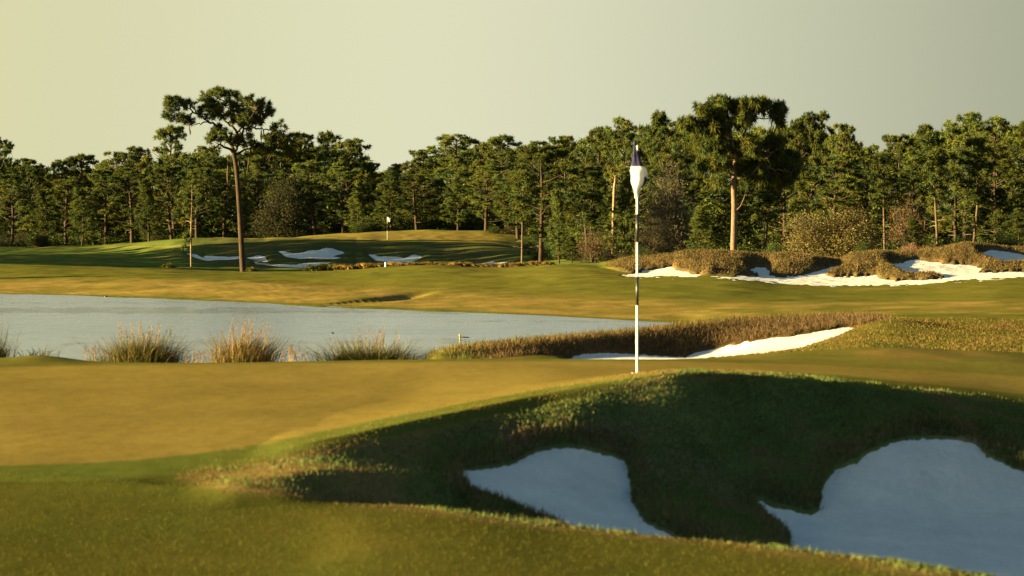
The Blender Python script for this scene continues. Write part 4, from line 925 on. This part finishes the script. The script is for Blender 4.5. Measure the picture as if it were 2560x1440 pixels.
clump('tall_grass', 1405, 47, zpt(-2.15, 47), 1370, 1440, 806, 40, [C(.1, .11, .045), GR], 'sparse thin reeds left of the leaning green reeds', .1, wd=.004, group=GG)
clump('tall_grass', 95, 31.2, None, 50, 175, 850, 60, [DKG, DKG, C(.12, .09, .04)], 'thin dark stems on the small rise at the left pond edge', .25, group=GG)
clump('tall_grass', -10, 31.0, None, -50, 26, 846, 200, [DKG, C(.05, .04, .02)], 'dark reed clump cut by the left edge, lower one', .1, group=GG)
clump('tall_grass', -14, 40, zpt(-2.2, 40), -60, 24, 735, 420, [DKG, C(.07, .055, .02), GR], 'dark reed clump cut by the left edge, upper one', 0, group=GG)
clump('tall_grass', 97, 300, None, 84, 106, 592, 120, [C(.32, .2, .05), TN], 'tan grass tuft at the foot of the far left wood', 0, wd=.03)
clump('tall_grass', 2190, 49.2, None, 2150, 2235, 783, 420, [C(.08, .095, .025), C(.06, .075, .02)], 'dark green grass tuft at the right end of the brown bank', .1, wd=.004)

# ------------------------------------------------------------------ flagsticks and small things
M_WHITE, M_BLACK, M_NAVY = mat_plain('white paint', (.78, .76, .70), .4), mat_plain('black paint', (.012, .012, .013), .4), mat_plain('navy cloth', (.012, .010, .060), .9)
M_CLOTH = mat_leaf('white cloth', .35, 0)
def lathe_mesh(name, prof, mat, sides=16):
    n = len(prof); th = np.arange(sides) * 2 * math.pi / sides
    v = np.concatenate([np.stack([r * np.cos(th), r * np.sin(th), np.full(sides, z)], 1) for r, z in prof])
    f = [(i * sides + j, i * sides + (j + 1) % sides, (i + 1) * sides + (j + 1) % sides, (i + 1) * sides + j) for i in range(n - 1) for j in range(sides)]
    return mesh_np(name, v, np.array(f), mat, None, True)
def flagstick(px, base_py, Y, k, label, bands, flag_rows, far=False):
    X = (px - CX) / F * Y; zb = ground_z(X, Y); s = Y / F
    z0 = zb
    o = bpy.data.objects.new('flagstick', None); COL.objects.link(o); o.location = (X, Y, z0); o['label'] = label; o['category'] = 'flagstick'; o['group'] = 'golf hole flagsticks'
    zz = lambda py: EYE - (py - HOR) * s - z0
    r = k
    top = zz(bands[0][0]) + .0
    link('pole', lathe_mesh('pole', [(0, top + .005), (r * .8, top), (r * .8, zz(bands[2][0]) if len(bands) > 2 else 0), (r, zz(bands[2][0]) - .002 if len(bands) > 2 else 0), (r, -.12)], M_WHITE), o)
    for (a, b) in bands[1:]:
        rr = r + .0015; link('black_band', lathe_mesh('black_band', [(r * .5, zz(a)), (rr, zz(a) - .002), (rr, zz(b) + .002), (r * .5, zz(b))], M_BLACK), o)
    if not far:
        ring = lathe_mesh('cup', [(.054, .004), (.058, .004), (.058, -.11), (.054, -.11), (.054, .004)], M_WHITE); link('cup', ring, o)
    fl = bpy.data.objects.new('flag', None); COL.objects.link(fl); fl.parent = o
    for nm, mat, rows in flag_rows:
        n = 28; th = np.arange(n) * 2 * math.pi / n; V = []
        for (py, xa, xb) in rows:
            cx_, hw = ((xa + xb) / 2 - px) * s, (xb - xa) / 2 * s; z = zz(py)
            w1 = 1 + .20 * np.sin(4 * th + py * .045) + .11 * np.sin(7 * th - py * .07) + .05 * np.sin(13 * th + py * .15)
            V.append(np.stack([cx_ + hw * np.cos(th) * w1, hw * .5 * np.sin(th) * w1, np.full(n, z)], 1))
        m = len(rows); v = np.concatenate(V)
        f = np.array([(i * n + j, i * n + (j + 1) % n, (i + 1) * n + (j + 1) % n, (i + 1) * n + j) for i in range(m - 1) for j in range(n)])
        link(nm, mesh_np(nm, v, f, mat, np.full((len(v), 3), .8), True), fl)
def rows_(pts, n=18):
    p = np.array(pts, float); q = np.linspace(p[0, 0], p[-1, 0], n); return [(y, np.interp(y, p[:, 0], p[:, 1]), np.interp(y, p[:, 0], p[:, 2])) for y in q]
flagstick(1593, 933, 24.7, .0115, 'tall flagstick with limp navy and white flag on the near green', [(364, 0), (535, 606), (691, 764)],
  [('navy_half', M_NAVY, rows_([(352,1585,1590),(370,1584,1593),(392,1582,1599),(410,1580,1606),(418,1580,1608)])),
   ('white_half', M_CLOTH, rows_([(416,1580,1609),(424,1579,1613),(440,1580,1615),(452,1582,1613),(462,1583,1606),(472,1585,1599),(484,1587,1597),(496,1588,1596)])),
   ('shaded_fold', M_NAVY, rows_([(438,1609,1614.5),(446,1606,1617),(455,1604,1616.5),(463,1603,1611),(468,1602,1605)], 10))])  # small flag fold on the right; its shadow is put into the navy colour
flagstick(968, 597, 260.5, .02, 'small distant flagstick with white flag on the far raised green', [(543, 0), (558, 577)],
  [('flag_cloth', M_CLOTH, rows_([(543,969,971),(546,969,975),(551,970,976),(555,973,975)], 8))], True)
X, Y = P(964, 0, 191.6)[[0, 1]]; z = ground_z(X, Y)
o = bpy.data.objects.new('marker_post', None); COL.objects.link(o); o.location = (X, Y, z); o['label'] = 'short white marker post in front of the palmettos'; o['category'] = 'post'
link('post', lathe_mesh('post', [(.075, -.1), (.075, .30), (.06, .33), (0, .335)], M_WHITE), o)
def blob(name, px, py, w, h, mat, label, cat):
    Y = 2.2 * F / (py - HOR); X = (px - CX) / F * Y; g = Geo(); th = np.linspace(0, math.pi, 7); ph = np.arange(10) * .6283
    v = np.array([[w * math.sin(a) * math.cos(b) * (1 + .2 * math.sin(3 * b)), w * .6 * math.sin(a) * math.sin(b), h * math.cos(a) * (1 + .3 * math.sin(2 * b + 1))] for a in th for b in ph])
    f = [(i * 10 + j, i * 10 + (j + 1) % 10, (i + 1) * 10 + (j + 1) % 10, (i + 1) * 10 + j) for i in range(6) for j in range(10)]
    link(name, mesh_np(name, v, np.array(f), mat, None, True), None, label, cat, loc=(X, Y, EYE - 2.2))
M_DRIFT = mat_plain('dark drift', (.02, .017, .012), .5); M_YEL = mat_plain('yellowed reed', (.35, .30, .07), .8)  # small dark things of unclear nature on the pond, built as drifting clumps
blob('drifting_clump', 265, 742, .10, .05, M_DRIFT, 'small dark floating clump near the far left shore', 'log')
blob('drifting_clump', 831, 834, .05, .03, M_DRIFT, 'tiny dark floating clump above the widest grass clump', 'log')
blob('drifting_clump', 1160, 844, .16, .02, M_DRIFT, 'thin dark floating line behind the small reed tuft', 'log')
Y = 2.2 * F / (850 - HOR); X = P(1150, 0, Y)[0]; g = Geo()
g.tube([[0, 0, -.1], [.003, 0, .06], [.0, 0, .12]], [.02, .022, .03], C(.30, .27, .08), 6); g.tube([[0, 0, .115], [0, 0, .15]], [.035, .02], C(.4, .36, .12), 6)
link('reed_stub', g.mesh('reed_stub', M_GRASS), None, 'yellowish reed stub standing in the water beside the small reed tuft', 'reed', loc=(X, Y, EYE - 2.2))
